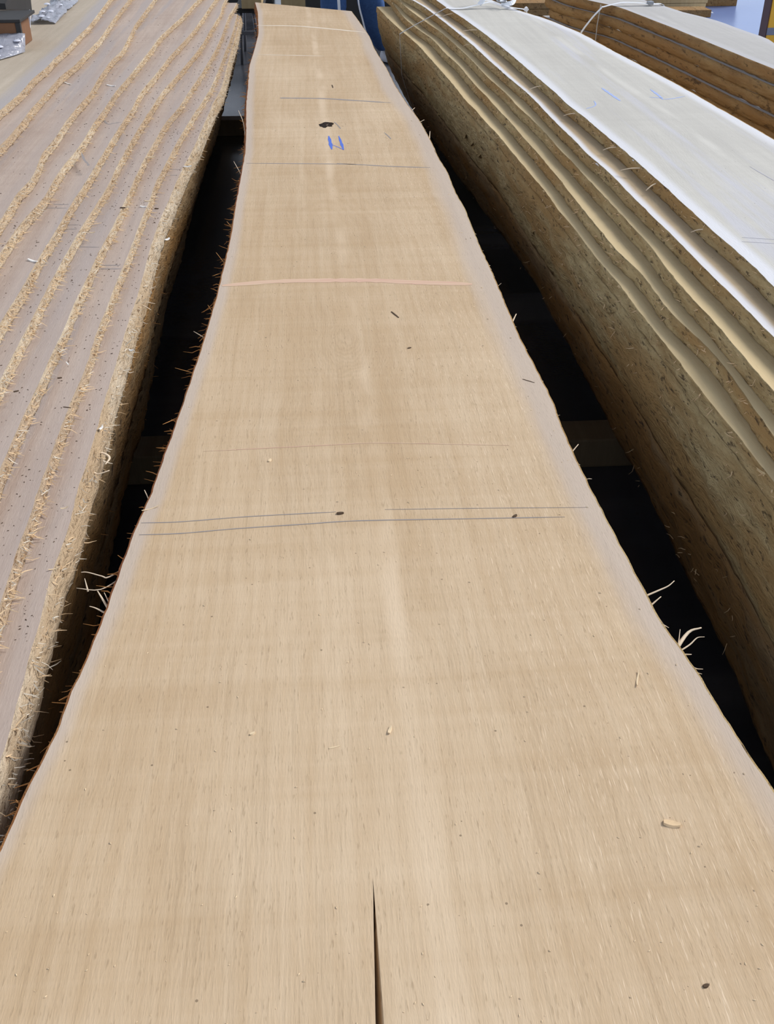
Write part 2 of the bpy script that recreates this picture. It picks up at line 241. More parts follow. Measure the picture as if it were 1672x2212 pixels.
M['buckle'] = plain('wire_buckle', (.30, .31, .33), .35, .1, metal=.8)
M['orange'] = plain('orange_paint', (.85, .42, .02), .45, .06, spec=.5)
M['darkred'] = plain('dark_paint', (.12, .06, .05), .5, .1)
M['card'] = plain('brown_card', (.20, .10, .052), .75, .12, 60)
M['wrapw'] = plain('milky_film', (.66, .68, .78), .35, .08, 30, .5)
M['jeans'] = plain('blue_denim', (.055, .115, .27), .9, .35, 60)
M['shirt'] = plain('grey_shirt', (.20, .20, .22), .9, .15)
M['skin'] = plain('skin', (.55, .34, .25), .6, .06)
M['hair'] = plain('brown_hair', (.06, .04, .025), .8, .3, 80)
M['shoe'] = plain('pale_shoe', (.60, .60, .64), .6, .1)
def red_chalk():
    m, nt, b = mat('red_chalk', .85)
    co = nd(nt, 'TexCoord').outputs['Object']
    n = noi(nt, mapped(nt, co, (9, 260, 1)), 1.0, 4)
    nt.links.new(mix(nt, sstep(nt, n, .35, .7), rgb(.62, .40, .30), rgb(.65, .49, .34)), b.inputs['Base Color'])
    return m
M['red'] = red_chalk()
def clear_film():
    m, nt, b = mat('clear_film', .16, .5)
    b.inputs['Base Color'].default_value = (.44, .45, .52, 1)
    co = nd(nt, 'TexCoord').outputs['Object']; n = noi(nt, co, 26.0, 3, dist=1.0)
    b.inputs['Transmission Weight'].default_value = .0
    tr = nd(nt, 'BsdfTransparent', {0: (.93, .95, .97, 1)})
    ms = nd(nt, 'MixShader', {0: mth(nt, 'MULTIPLY_ADD', n, .5, .42), 1: tr.outputs[0], 2: b.outputs[0]})
    nt.links.new(ms.outputs[0], nt.nodes['Material Output'].inputs[0]); bump(nt, b, n, .9, .01)
    return m
M['film'] = clear_film()
def concrete():
    m, nt, b = mat('concrete', .34, .5)
    co = nd(nt, 'TexCoord').outputs['Object']
    a = noi(nt, co, 1.1, 5); s = noi(nt, mapped(nt, co, (.35, 3.0, 1), (0, 0, .5)), 1.0, 4)
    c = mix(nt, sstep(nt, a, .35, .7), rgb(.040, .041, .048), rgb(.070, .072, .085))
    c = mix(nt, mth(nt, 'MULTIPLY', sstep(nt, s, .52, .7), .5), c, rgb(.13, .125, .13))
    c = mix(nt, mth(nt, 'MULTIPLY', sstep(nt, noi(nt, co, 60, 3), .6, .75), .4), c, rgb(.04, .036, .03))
    x = nd(nt, 'SeparateXYZ', {0: co}).outputs[0]                # blue sky reflection painted into the floor colour at right
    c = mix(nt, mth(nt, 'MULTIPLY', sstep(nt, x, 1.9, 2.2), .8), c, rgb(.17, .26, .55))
    nt.links.new(c, b.inputs['Base Color'])
    bump(nt, b, noi(nt, co, 90, 3), .15, .002)
    nt.links.new(mth(nt, 'MULTIPLY_ADD', a, .2, .14), b.inputs['Roughness'])
    return m
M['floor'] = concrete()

# ------------------------------------------------------------------ shapes
def box_me(name, x0, x1, y0, y1, z0, z1, bev=.004):
    bm = bmesh.new()
    bmesh.ops.create_cube(bm, size=1, matrix=Matrix.Translation(((x0 + x1) / 2, (y0 + y1) / 2, (z0 + z1) / 2)) @ Matrix.Diagonal((x1 - x0, y1 - y0, z1 - z0, 1)))
    if bev: bmesh.ops.bevel(bm, geom=bm.edges[:], offset=bev, segments=2, affect='EDGES', profile=.6)
    me = bpy.data.meshes.new(name); bm.to_mesh(me); bm.free(); return me
def tube_pts(vs, fs, pts, rad, n=5, flat=1.0):
    """taper a round stick along pts (radius list)"""
    base = len(vs); m = len(pts)
    for i, p in enumerate(pts):
        p = Vector(p); a = Vector(pts[max(0, i - 1)]); b = Vector(pts[min(m - 1, i + 1)])
        t = (b - a).normalized(); u = t.cross(Vector((0, 0, 1)))
        if u.length < 1e-3: u = Vector((1, 0, 0))
        u.normalize(); w = u.cross(t)
        for k in range(n):
            an = 2 * math.pi * k / n
            vs.append(p + (u * math.cos(an) + w * math.sin(an) * flat) * rad[i])
    for i in range(m - 1):
        for k in range(n):
            fs.append((base + i * n + k, base + i * n + (k + 1) % n, base + (i + 1) * n + (k + 1) % n, base + (i + 1) * n + k))
    fs.append(tuple(base + k for k in range(n))[::-1]); fs.append(tuple(base + (m - 1) * n + k for k in range(n)))
def tube(name, pts, rad, n=6, flat=1.0, smooth=True):
    vs, fs = [], []
    if not isinstance(rad, (list, tuple)): rad = [rad] * len(pts)
    tube_pts(vs, fs, pts, rad, n, flat); return fix(mesh(name, vs, fs, smooth))
def spline(pts, k=6):
    out = []; P = [Vector(p) for p in pts]; P = [2 * P[0] - P[1]] + P + [2 * P[-1] - P[-2]]
    for i in range(1, len(P) - 2):
        for j in range(k):
            t = j / k
            out.append(.5 * ((2 * P[i]) + (P[i + 1] - P[i - 1]) * t + (2 * P[i - 1] - 5 * P[i] + 4 * P[i + 1] - P[i + 2]) * t * t + (3 * P[i] - P[i - 1] - 3 * P[i + 1] + P[i + 2]) * t ** 3))
    return out + [P[-2]]
def ribbon(name, pts, w, th, side):
    """flat band along pts; side = width direction per point or one vector"""
    vs, fs = [], []; n = len(pts)
    for i, p in enumerate(pts):
        p = Vector(p); t = (Vector(pts[min(n - 1, i + 1)]) - Vector(pts[max(0, i - 1)])).normalized()
        s = Vector(side if not isinstance(side, list) else side[i]); s = (s - t * s.dot(t)).normalized(); nn = t.cross(s)
        for a, b in ((-1, -1), (1, -1), (1, 1), (-1, 1)): vs.append(p + s * a * w / 2 + nn * b * th / 2)
    for i in range(n - 1):
        for k in range(4): fs.append((i * 4 + k, i * 4 + (k + 1) % 4, i * 4 + 4 + (k + 1) % 4, i * 4 + 4 + k))
    fs += [(0, 1, 2, 3), (n * 4 - 4, n * 4 - 3, n * 4 - 2, n * 4 - 1)]
    return fix(mesh(name, vs, fs))

TS = [0, .006, .02, .05, .09, .14, .2, .3, .4, .5, .6, .7, .8, .86, .91, .95, .98, .994, 1]
def board(name, zt, th, fl, fr, y0, y1, m, sapl=.035, sapr=.05, yend=None, cup=0.0, crack=None):
    """sawn board: top and bottom faces between two live edges, with end faces; yend(t) gives a skewed far end"""
    ys = rows(y0, y1, .03, .012); vs, fs, sap, mi = [], [], [], []
    nx = len(TS); ny = len(ys)
    for layer in (0, 1):
        for j, y in enumerate(ys):
            for t in TS:
                yy = y0 + (y - y0) / (y1 - y0) * ((yend(t) if yend else y1) - y0)
                a, b = fl(yy), fr(yy); x = a + (b - a) * t
                vs.append((x, yy, zt - layer * th + cup * (4 * (t - .5) ** 2)))
                dl, dr = (x - a) / sapl, (b - x) / sapr
                sap.append(max(0, 1 - .5 * min(dl, dr)))
    o = nx * ny
    q = lambda l, j, i: l * o + j * nx + i
    for j in range(ny - 1):
        for i in range(nx - 1):
            fs.append((q(0, j, i), q(0, j, i + 1), q(0, j + 1, i + 1), q(0, j + 1, i))); mi.append(0)
            fs.append((q(1, j, i), q(1, j + 1, i), q(1, j + 1, i + 1), q(1, j, i + 1))); mi.append(0)
        fs.append((q(0, j, 0), q(0, j + 1, 0), q(1, j + 1, 0), q(1, j, 0))); mi.append(0)
        fs.append((q(0, j, nx - 1), q(1, j, nx - 1), q(1, j + 1, nx - 1), q(0, j + 1, nx - 1))); mi.append(0)
    for i in range(nx - 1):
        fs.append((q(0, 0, i), q(1, 0, i), q(1, 0, i + 1), q(0, 0, i + 1))); mi.append(1)
        fs.append((q(0, ny - 1, i), q(0, ny - 1, i + 1), q(1, ny - 1, i + 1), q(1, ny - 1, i))); mi.append(1)
    me = mesh(name, vs, fs, False, {'sap': sap}, mi)
    return obj(name, me, [m, M['end']])
def bark(name, parent, f, side, zt, zb, y0, y1, m, prof, rough=.004, seed=0.0, nz=7, d0=.010, f2=None, lift=.0002):
    """rough bark skin down one live edge; prof(s) = how far it stands out at depth s (0 top .. 1 bottom)"""
    ys = rows(y0, y1, d0, .006); vs, fs = [], []
    for j, y in enumerate(ys):
        x = f(y); xb = f2(y) if f2 else x
        for i in range(nz):
            s = i / (nz - 1)
            z = zt + lift + (zb - zt) * s
            r = rough * (mn.noise((y * 34 + z * 60, z * 90, seed)) * .9 + .9 * mn.noise((y * 90, z * 190, seed + 5)) + .25 * mn.noise((y * 9, z * 18, seed + 9)))
            if i == 0: r *= .35
            vs.append((x + (xb - x) * s + side * (prof(s) + r + .0004), y, z + (rough * .5 * mn.noise((y * 40, s * 9, seed + 2)) if 0 < i < nz - 1 else 0)))
    for j in range(len(ys) - 1):
        for i in range(nz - 1): fs.append((j * nz + i, j * nz + i + 1, (j + 1) * nz + i + 1, (j + 1) * nz + i))
    # tuck the rim back into the board so that no slit shows
    n = len(ys); b0 = len(vs)
    for j in range(n):
        v = vs[j * nz]; vs.append((v[0] - side * .012, v[1], v[2] - .0012))
        w = vs[j * nz + nz - 1]; vs.append((w[0] - side * .012, w[1], w[2]))
    for j in range(n - 1):
        fs.append((b0 + 2 * j, j * nz, (j + 1) * nz, b0 + 2 * j + 2)); fs.append((j * nz + nz - 1, b0 + 2 * j + 1, b0 + 2 * j + 3, (j + 1) * nz + nz - 1))
    me = mesh(name, vs, fs, True)
    if side < 0: me.flip_normals()
    return obj(name, me, m, parent)
def fibres(name, parent, f, side, zt, zb, y0, y1, count, m, lmin=.004, lmax=.016, wmin=.0005, wmax=.0013, out=.6, bias=1.6, offs=.002, up=.012, skip=None):
    """loose fibres standing off a bark edge"""
    vs, fs = [], []
    for k in range(count):
        y = y0 + (y1 - y0) * random.random() ** bias
        if skip and skip[0] < y < skip[1]: continue
        z = zt + (zb - zt) * random.random() ** 1.2
        p = Vector((f(y) + side * offs * random.random(), y, z))
        L = lmin + (lmax - lmin) * random.random() ** 3
        d = Vector((side * (out * random.random() + .08), random.uniform(-1, 1), random.uniform(-.7, .45))).normalized()
        e = (d + Vector((side * .3, random.uniform(-.6, .6), random.uniform(-.5, .5)))).normalized()
        r = random.uniform(wmin, wmax)
        q = [p - d * .003, p + d * L * .5, p + d * L * .5 + e * L * .5]
        for v in q: v.z = min(max(v.z, zb + r), zt + up)
        tube_pts(vs, fs, q, [r, r * .9, r * .35], 3)
    return obj(name, mesh(name, vs, fs), m, parent, 'stuff')
def chip(name, x, y, z, L, w, m, ang, curl=.0, label=None, group=None, cat='chip'):
    """a flake of wood: flat, tapered, slightly curled"""
    vs, fs = [], []; n = 6
    for i in range(n):
        s = i / (n - 1); px = (s - .5) * L; ww = w * (.35 + .65 * math.sin(math.pi * min(1, .15 + s * .8))) / 2
        zz = curl * (2 * s - 1) ** 2; side = .25 * L * curl / max(L, 1e-6) * math.sin(s * 5)
        for a, h in ((-1, 0), (1, 0), (.7, min(.0022, w * .35)), (-.7, min(.0022, w * .35))): vs.append((px, a * ww + side, zz + h))
    for i in range(n - 1):
        for k in range(4): fs.append((i * 4 + k, i * 4 + (k + 1) % 4, i * 4 + 4 + (k + 1) % 4, i * 4 + 4 + k))
    fs += [(0, 1, 2, 3), (n * 4 - 4, n * 4 - 3, n * 4 - 2, n * 4 - 1)]
    o = obj(name, fix(mesh(name, vs, fs)), m); o.location = (x, y, z); o.rotation_euler = (0, 0, ang)
    return tag(o, label, cat, group)
def line(name, parent, pts, w, z, m, jit=.0):
    """flat mark drawn on a face: thin strip lying on it"""
    P = spline([(a, b, 0) for a, b in pts], 8); vs, fs = [], []
    for i, p in enumerate(P):
        t = (P[min(len(P) - 1, i + 1)] - P[max(0, i - 1)]).normalized(); s = Vector((-t.y, t.x, 0))
        ww = w / 2 * (1 + jit * mn.noise((i * .7, w * 99, 1))); ww *= min(1, .35 + min(i, len(P) - 1 - i) * .3)
        for sg in (-1, 1):
            for h in (0, .0003): vs.append((p.x + s.x * ww * sg, p.y + s.y * ww * sg, z + h))
    for i in range(len(P) - 1):
        a, b = i * 4, i * 4 + 4
        fs += [(a + 1, a + 3, b + 3, b + 1), (a, a + 1, b + 1, b), (a + 3, a + 2, b + 2, b + 3)]
    return obj(name, mesh(name, vs, fs), m, parent)

# ------------------------------------------------------------------ the place: floor
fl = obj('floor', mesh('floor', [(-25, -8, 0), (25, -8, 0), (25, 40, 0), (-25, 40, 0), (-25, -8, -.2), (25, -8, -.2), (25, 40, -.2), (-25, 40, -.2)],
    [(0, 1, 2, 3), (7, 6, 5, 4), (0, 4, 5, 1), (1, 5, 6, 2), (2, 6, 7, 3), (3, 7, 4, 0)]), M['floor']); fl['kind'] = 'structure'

# unseen roof added to darken the sky overhead, edges set for side light
ce = obj('shade_roof', box_me('shade_roof', -3.4, 2.6, -4, 16, 6.0, 6.15, 0), plain('shade_roof_sheet', (.16, .15, .14), .8, .1, 2)); ce['kind'] = 'structure'

# ------------------------------------------------------------------ bearers on the floor
for (y, h, lab) in ((.42, .08, 'rough timber bearer on the floor under the near ends of the boards'),
                    (2.17, .08, 'rough timber bearer across the dark gaps at mid length of the boards'),
                    (5.62, .08, 'rough timber bearer under the far ends of the boards')):
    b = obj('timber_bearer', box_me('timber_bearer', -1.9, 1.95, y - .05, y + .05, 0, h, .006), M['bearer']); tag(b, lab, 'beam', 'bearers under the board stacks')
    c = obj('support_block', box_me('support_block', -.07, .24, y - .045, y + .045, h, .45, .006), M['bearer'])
    tag(c, {.42: 'timber block holding up the near end of the wide board', 2.17: 'timber block holding up the middle of the wide board', 5.62: 'timber block holding up the far end of the wide board'}[y], 'block', 'blocks under the wide board')

# ------------------------------------------------------------------ the wide board in the middle
SZ, STH = .50, .05
sl = edge_fn(E['slab_l'], .0016, 1.0, 34); sr = edge_fn(E['slab_r'], .0016, 2.0, 34)
YC = .592                                                    # tip of the split
def split_x(y): return .0312 - .003 * (YC - y) / .135
def split_w(y):
    t = YC - y
    return 0 if t <= 0 else .0068 * min(1.6, (t / .135)) ** .85 * (1 + .12 * mn.noise((y * 60, 4, 0)))
def slab_mesh():
    y0, y1 = -.05, 6.64
    yend = lambda t: 6.639 + (6.235 - 6.639) * t
    ys = rows(y0, y1, .012, .010); vs, fs, sap, mi = [], [], [], []
    TL = [0, .01, .03, .07, .12, .2, .3, .42, .55, .7, .85, .95, 1]; n = len(TL); NX = 2 * n
    for layer in (0, 1):
        for y in ys:
            for half in (0, 1):
                for k in range(n):
                    t = TL[k] if half == 0 else 1 - TL[n - 1 - k]
                    tt = .5 * t if half == 0 else .5 + .5 * t
                    yy = y0 + (y - y0) / (y1 - y0) * (yend(tt) - y0)
                    a, b = sl(yy), sr(yy); w = split_w(yy) / 2 * (1 - .9 * layer); lean = -.012 * layer * min(1, max(0, YC - yy) / .05)
                    mid = (a + b) / 2
                    if yy < YC: cx = split_x(yy) + lean
                    else:
                        u = min(1, (yy - YC) / .8); u = u * u * (3 - 2 * u); cx = split_x(YC) * (1 - u) + mid * u
                    x = a + (cx - w - a) * t if half == 0 else cx + w + (b - cx - w) * t
                    wl = .017 + .008 * min(1, yy / 4); wr = .040 + .020 * min(1, yy / 2.0) - .012 * min(1, yy / 6); fade = min(1, .55 + .45 * max(0, yy - .4) / .8)
                    sap.append(fade * max(0, 1 - .5 * min((x - a) / wl, (b - x) / wr)))
                    vs.append((x, yy, SZ - layer * STH))
    ny = len(ys); o = NX * ny
    q = lambda l, j, i: l * o + j * NX + i
    for j in range(ny - 1):
        for i in range(NX - 1):
            if i == n - 1:
                if split_w(ys[j]) <= 0: continue
                for s, e in ((i, 1), (i + 1, 0)):
                    fs.append((q(0, j, s), q(0, j + 1, s), q(1, j + 1, s), q(1, j, s)) if e else (q(0, j, s), q(1, j, s), q(1, j + 1, s), q(0, j + 1, s))); mi.append(2)
                continue
            fs.append((q(0, j, i), q(0, j, i + 1), q(0, j + 1, i + 1), q(0, j + 1, i))); mi.append(0)
            fs.append((q(1, j, i), q(1, j + 1, i), q(1, j + 1, i + 1), q(1, j, i + 1))); mi.append(0)
        for i in (0, NX - 1): fs.append((q(0, j, i), q(0, j + 1, i), q(1, j + 1, i), q(1, j, i))); mi.append(0)
    for i in range(NX - 1):
        if i == n - 1: continue
        fs.append((q(0, 0, i), q(1, 0, i), q(1, 0, i + 1), q(0, 0, i + 1))); mi.append(1)
        fs.append((q(0, ny - 1, i), q(0, ny - 1, i + 1), q(1, ny - 1, i + 1), q(1, ny - 1, i))); mi.append(1)
    return mesh('live_edge_board', vs, fs, False, {'sap': sap}, mi)
M['splitw'] = plain('split_wood', (.56, .34, .15), .8, .2, 50)
slab = obj('live_edge_board', slab_mesh(), [M['slab'], M['end'], M['splitw']])
tag(slab, 'wide honey-coloured board with a split end and live edges, lying alone between the stacks', 'board')
bark('bark_edge', slab, sl, -1, SZ, SZ - STH, -.05, 6.62, M['bark_red'], lambda s: .0015 + .007 * math.sin(s * 2.2), .0018, 3.0)
bark('bark_edge', slab, sr, 1, SZ, SZ - STH, -.05, 6.22, M['bark_brown'], lambda s: -.006 * s, .0014, 4.0)
fibres('edge_fibres', slab, sl, -1, SZ - .006, SZ - STH, .4, 6.5, 900, M['fibre_red'], .005, .034, .0005, .0012, 1.4, 1.3, .006)
fibres('edge_fibres', slab, sr, 1, SZ - .001, SZ - .02, .4, 6.2, 220, M['splinter'], .002, .009, .0003, .0008, .8, 1.2, .001)
SPL = [  # splinters standing off the two edges: outline points, half thickness at the root
 ([(-.262,1.125),(-.286,1.096),(-.295,1.096),(-.314,1.103),(-.322,1.101)],.0016),([(-.268,1.098),(-.292,1.067),(-.322,1.067)],.0015),
 ([(-.309,1.069),(-.315,1.087)],.0013),([(-.275,1.027),(-.294,1.059)],.0022),([(-.275,1.019),(-.291,1.028),(-.299,1.028)],.0016),([(-.272,1.030),(-.285,1.055)],.0014),
 ([(-.250,1.268),(-.264,1.30)],.0016),([(-.222,1.560),(-.246,1.524),(-.259,1.503)],.0014),([(-.218,1.705),(-.26,1.718)],.0011),([(-.214,1.862),(-.24,1.882)],.0016),
 ([(-.200,1.960),(-.222,2.016)],.0012),([(-.196,2.235),(-.224,2.184)],.0013),([(-.196,2.26),(-.226,2.338)],.0012),([(-.192,2.515),(-.214,2.568)],.0013),
 ([(-.200,3.40),(-.219,3.648),(-.244,3.826)],.0022),([(-.188,2.97),(-.226,3.142)],.0016),
 ([(.402,1.003),(.427,1.013),(.441,1.018),(.451,1.025)],.0017),([(.402,.980),(.424,.994)],.0018),([(.412,.898),(.438,.927),(.455,.93)],.0030),
 ([(.415,.896),(.433,.906),(.445,.915),(.453,.913)],.0013),([(.414,.893),(.427,.883)],.0022),([(.415,.884),(.425,.864),(.432,.857)],.0014),
 ([(.417,.866),(.428,.849)],.0012),([(.418,.903),(.428,.929)],.0010),([(.409,.955),(.415,.933)],.0014),([(.390,1.367),(.409,1.387)],.0018),
 ([(.388,1.884),(.406,1.922)],.0026),([(.392,2.088),(.404,2.093)],.0012),([(.362,3.79),(.384,3.824)],.0026),([(.374,3.62),(.398,3.636)],.0026),([(.386,3.37),(.4,3.471)],.0026)]
for pts, r in SPL:
    k = len(pts); P = spline([(x, y, .486 + .008 * i / max(1, k - 1)) for i, (x, y) in enumerate(pts)], 4); n = len(P)
    red = pts[0][0] < 0 and r < .00145 and pts[0][1] > 1.4
    obj('splinter', tube('splinter', P, [r * (1 - .65 * i / (n - 1)) for i in range(n)], 5, .6), M['fibre_red' if red else 'splinter'], slab)
ZT = SZ + .0001
def ln(pts, w, m, name='pencil_line', j=.5): line(name, slab, pts, w, ZT, M[m], j)
ln([(-.10,3.995),(-.06,3.989),(.058,3.973),(.145,3.942),(.302,3.883)], .014, 'pencil')
ln([(-.186,3.093),(.042,3.071),(.137,3.059)], .006, 'pencil'); ln([(.08,3.073),(.244,3.027),(.35,3.007)], .007, 'pencil')
ln([(-.184,1.398),(.005,1.403),(.1,1.403),(.296,1.381)], .0014, 'red')
ln([(-.256,1.203),(-.201,1.202),(-.108,1.208),(.017,1.211)], .0016, 'pencil'); ln([(.087,1.212),(.207,1.206),(.378,1.196)], .0010, 'pencil')
ln([(-.255,1.174),(-.198,1.173),(-.122,1.179),(-.03,1.183),(.048,1.186),(.195,1.18),(.339,1.174)], .0018, 'pencil')
ln([(-.238,5.753),(-.016,5.706),(.302,5.489)], .022, 'chalkw', 'scribed_line'); ln([(-.227,4.909),(.083,4.851)], .010, 'chalkw', 'scribed_line')
r_ = line('chalk_line', slab, [(-.198,2.108),(-.079,2.124),(.021,2.122),(.121,2.115),(.22,2.096),(.338,2.077)], .022, ZT, M['red'], .4); r_['label'] = 'faint pink chalk line'
for pts, w in (([(.065,3.405),(.070,3.235)], .010), ([(.097,3.403),(.106,3.227)], .008), ([(.072,3.292),(.090,3.262),(.106,3.227)], .003)):
    a = line('crayon_stroke', slab, pts, w, ZT, M['blue'], .6); a['label'] = 'blue crayon stroke'
# knot: a sunken dark pocket with bits of bark and a swollen pale collar
kv, kf, K = [], [], 22
for ring, (rr, zz) in enumerate(((1.5, .0002), (1.15, .0016), (1.0, .0010), (.72, .0005), (.38, .0003))):
    for i in range(K):
        a = 2 * math.pi * i / K; q = rr * (1 + .5 * mn.noise((math.cos(a) * 2, math.sin(a) * 2, ring * .3)))
        kv.append((.0615 + .0165 * q * math.cos(a), 3.563 + .025 * q * math.sin(a) + .006 * math.cos(a), SZ + zz + (.0012 * mn.noise((i * 1.3, ring, 0)) if ring > 1 else 0)))
for r2 in range(4):
    for i in range(K): kf.append((r2 * K + i, r2 * K + (i + 1) % K, (r2 + 1) * K + (i + 1) % K, (r2 + 1) * K + i))
kf.append(tuple(4 * K + i for i in range(K)))
M['knot'] = bark_mat('knot_wood', (.05, .028, .016), (.34, .18, .09), (.03, .02, .015), (.012, .01, .008), 3.0, .8)
kn = obj('knot', mesh('knot', kv, kf, True, None, [1] * K + [0] * (len(kf) - K)), [M['knot'], M['splitw']], slab); kn['label'] = 'dark knot with bark in it'
line('check', slab, [(.088,3.60),(.100,3.545),(.107,3.50)], .004, ZT, M['pencil'])
line('check', slab, [(.099,4.22),(.1,4.196),(.101,4.16)], .005, ZT, M['dirt'])
line('check', slab, [(.246,3.44),(.256,3.39),(.262,3.35)], .004, ZT, M['pencil'])
for x, y, L, w, m, a, cu, lab in (
    (.159, 1.921, .034, .0035, 'dirt', -1.2, .0, 'dark bark sliver on the wide board below the pink chalk line'),
    (.173, 1.759, .007, .004, 'dirt', .4, 0, 'tiny black crumb on the wide board below the bark sliver'),
    (-.080, 1.362, .008, .005, 'chip', 1.2, 0, 'small yellow crumb on the wide board above the double pencil line'),
    (.061, .781, .011, .004, 'chip', 1.3, .001, 'small curled yellow chip on the wide board above the split'),
    (.001, .761, .012, .002, 'chip', .25, 0, 'thin yellow sliver lying left of the curled chip above the split'),
    (-.086, .787, .006, .004, 'chip', .5, 0, 'tiny wood crumb on the left half of the wide board'),
    (.325, .636, .016, .009, 'fibre', -.3, .0006, 'largest tan wood chip on the near right of the wide board'),
    (.349, .840, .026, .0022, 'chip', 1.25, .002, 'curled pale shaving on the right side of the wide board'),
    (.302, .470, .005, .004, 'dirt', .3, 0, 'black speck at the near right corner of the wide board'),
    (.023, 1.206, .010, .006, 'dirt', .1, 0, 'brown crumb sitting on the upper pencil line of the wide board'),
    (.269, 1.181, .008, .005, 'dirt', .7, 0, 'dark crumb at the right end of the double pencil line'),
    (.370, 1.605, .024, .002, 'dirt', -.7, 0, 'brown sliver on the grey right margin of the wide board'),
    (-.247, 1.238, .026, .002, 'chip', .5, .002, 'pale sliver on the left margin above the double pencil line')):
    chip('wood_chip', x, y, SZ, L, w, M[m], a, cu, lab, 'loose bits on the wide board')

# ------------------------------------------------------------------ left stack: boards stepped like stairs
ORD = ['lowest', 'second', 'third', 'fourth', 'fifth', 'sixth', 'seventh', 'eighth', 'topmost']
LT = .022; LFAR = [6.35, 6.28, 6.55, 6.9, 7.15, 7.2, 7.2, 7.2, 7.2]
lf = []; LB = []
for i in range(9):
    z = .465 + LT * i
    f = edge_fn(E['left_%d' % i], .0013, 10.0 + i, 85)
    if i: f = (lambda f, h: lambda y: min(f(y), h(y) - .012))(f, lf[-1])
    lf.append(f)
    g = (lambda i: lambda y: -1.86 + .012 * i + .03 * math.sin(y * .9 + i))(i)
    y0 = .62 + .04 * i
    TH = .050 if i == 0 else LT
    b = board('sawn_board', z, TH - .0006, g, f, y0, LFAR[i], M['left'] if i < 8 else M['left_top'], .03, .03 if i < 8 else .05)
    if i == 0: lab = 'grey-pink sawn board with shaggy edge, lowest step of the left stack beside the dark gap'
    elif i == 8: lab = 'grey-pink sawn board on top of the left stack, under the bubble-wrapped parcel'
    else: lab = 'grey-pink board with shaggy edge, %s step up from the dark gap at left' % ['', 'second', 'third', 'fourth', 'fifth', 'sixth', 'seventh', 'eighth'][i]
    tag(b, lab, 'board', 'stepped boards of the left stack'); LB.append(b)
    bark('bark_edge', b, f, 1, z, z - TH + .001, y0, LFAR[i], M['bark_tan' if i else 'bark_pale'], (lambda i: lambda s: .0015 + .004 * s + (.008 * math.sin(2.6 * s) if i == 0 else 0))(i), .0028, 20.0 + i)
    fibres('bark_fibres', b, f, 1, z - .001, z - TH + .002, max(.4, y0), LFAR[i], 1500 if i < 6 else 1000, M['fibre'], .005, .026, .0005, .0012, 1.3, 1.25, .006)
    fibres('loose_fibres', b, f, 1, z - .001, z - TH + .004, max(.4, y0), LFAR[i], 500 if i else 1100, M['fibre_grey'], .004, .020, .0004, .0011, 1.0, 1.25, .006 if i else .014)
low = edge_fn(E['left_low'], .004, 31.0, 16)
for k, (zt, zb, lab) in enumerate(((.4145, .245, 'thick dark board low in the shade at the base of the left stack, upper one'), (.244, .08, 'thick dark board low in the shade resting on the bearers under the left stack'))):
    f = (lambda k: lambda y: lf[0](y) * (1 - (.3 + .5 * k)) + low(y) * (.3 + .5 * k) - .004)(k)
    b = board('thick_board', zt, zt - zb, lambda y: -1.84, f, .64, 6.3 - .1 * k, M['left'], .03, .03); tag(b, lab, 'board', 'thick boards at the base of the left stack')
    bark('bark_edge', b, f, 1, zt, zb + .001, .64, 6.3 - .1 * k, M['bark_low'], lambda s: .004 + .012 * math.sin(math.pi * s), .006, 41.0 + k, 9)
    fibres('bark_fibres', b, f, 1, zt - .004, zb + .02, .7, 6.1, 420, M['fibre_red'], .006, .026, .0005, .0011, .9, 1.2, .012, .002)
for i, a, c in ((4, (-0.666,2.549), (-0.591,2.540)), (4, (-0.660,2.519), (-0.591,2.511)), (3, (-0.590,2.452), (-0.555,2.450)), (3, (-0.595,2.421), (-0.553,2.418)), (2, (-0.550,2.358), (-0.494,2.350)),
                (1, (-0.482,2.290), (-0.440,2.287)), (1, (-0.484,2.267), (-0.436,2.264)), (0, (-0.431,3.178), (-0.391,3.174)), (0, (-0.430,3.111), (-0.393,3.113))):
    line('pencil_line', LB[i], [a, ((a[0] + c[0]) / 2, (a[1] + c[1]) / 2), c], .0042, .465 + LT * i + .0001, M['pencil'], .6)
for i, pts in ((4, [(-0.656,3.499),(-0.644,3.440),(-0.625,3.385),(-0.605,3.397),(-0.588,3.407)]), (5, [(-0.627,2.948),(-0.607,2.873),(-0.590,2.830),(-0.585,2.810)])):
    line('dark_scratch', LB[i], pts, .006, .465 + LT * i + .0001, M['pencil'], .9)
LC = []
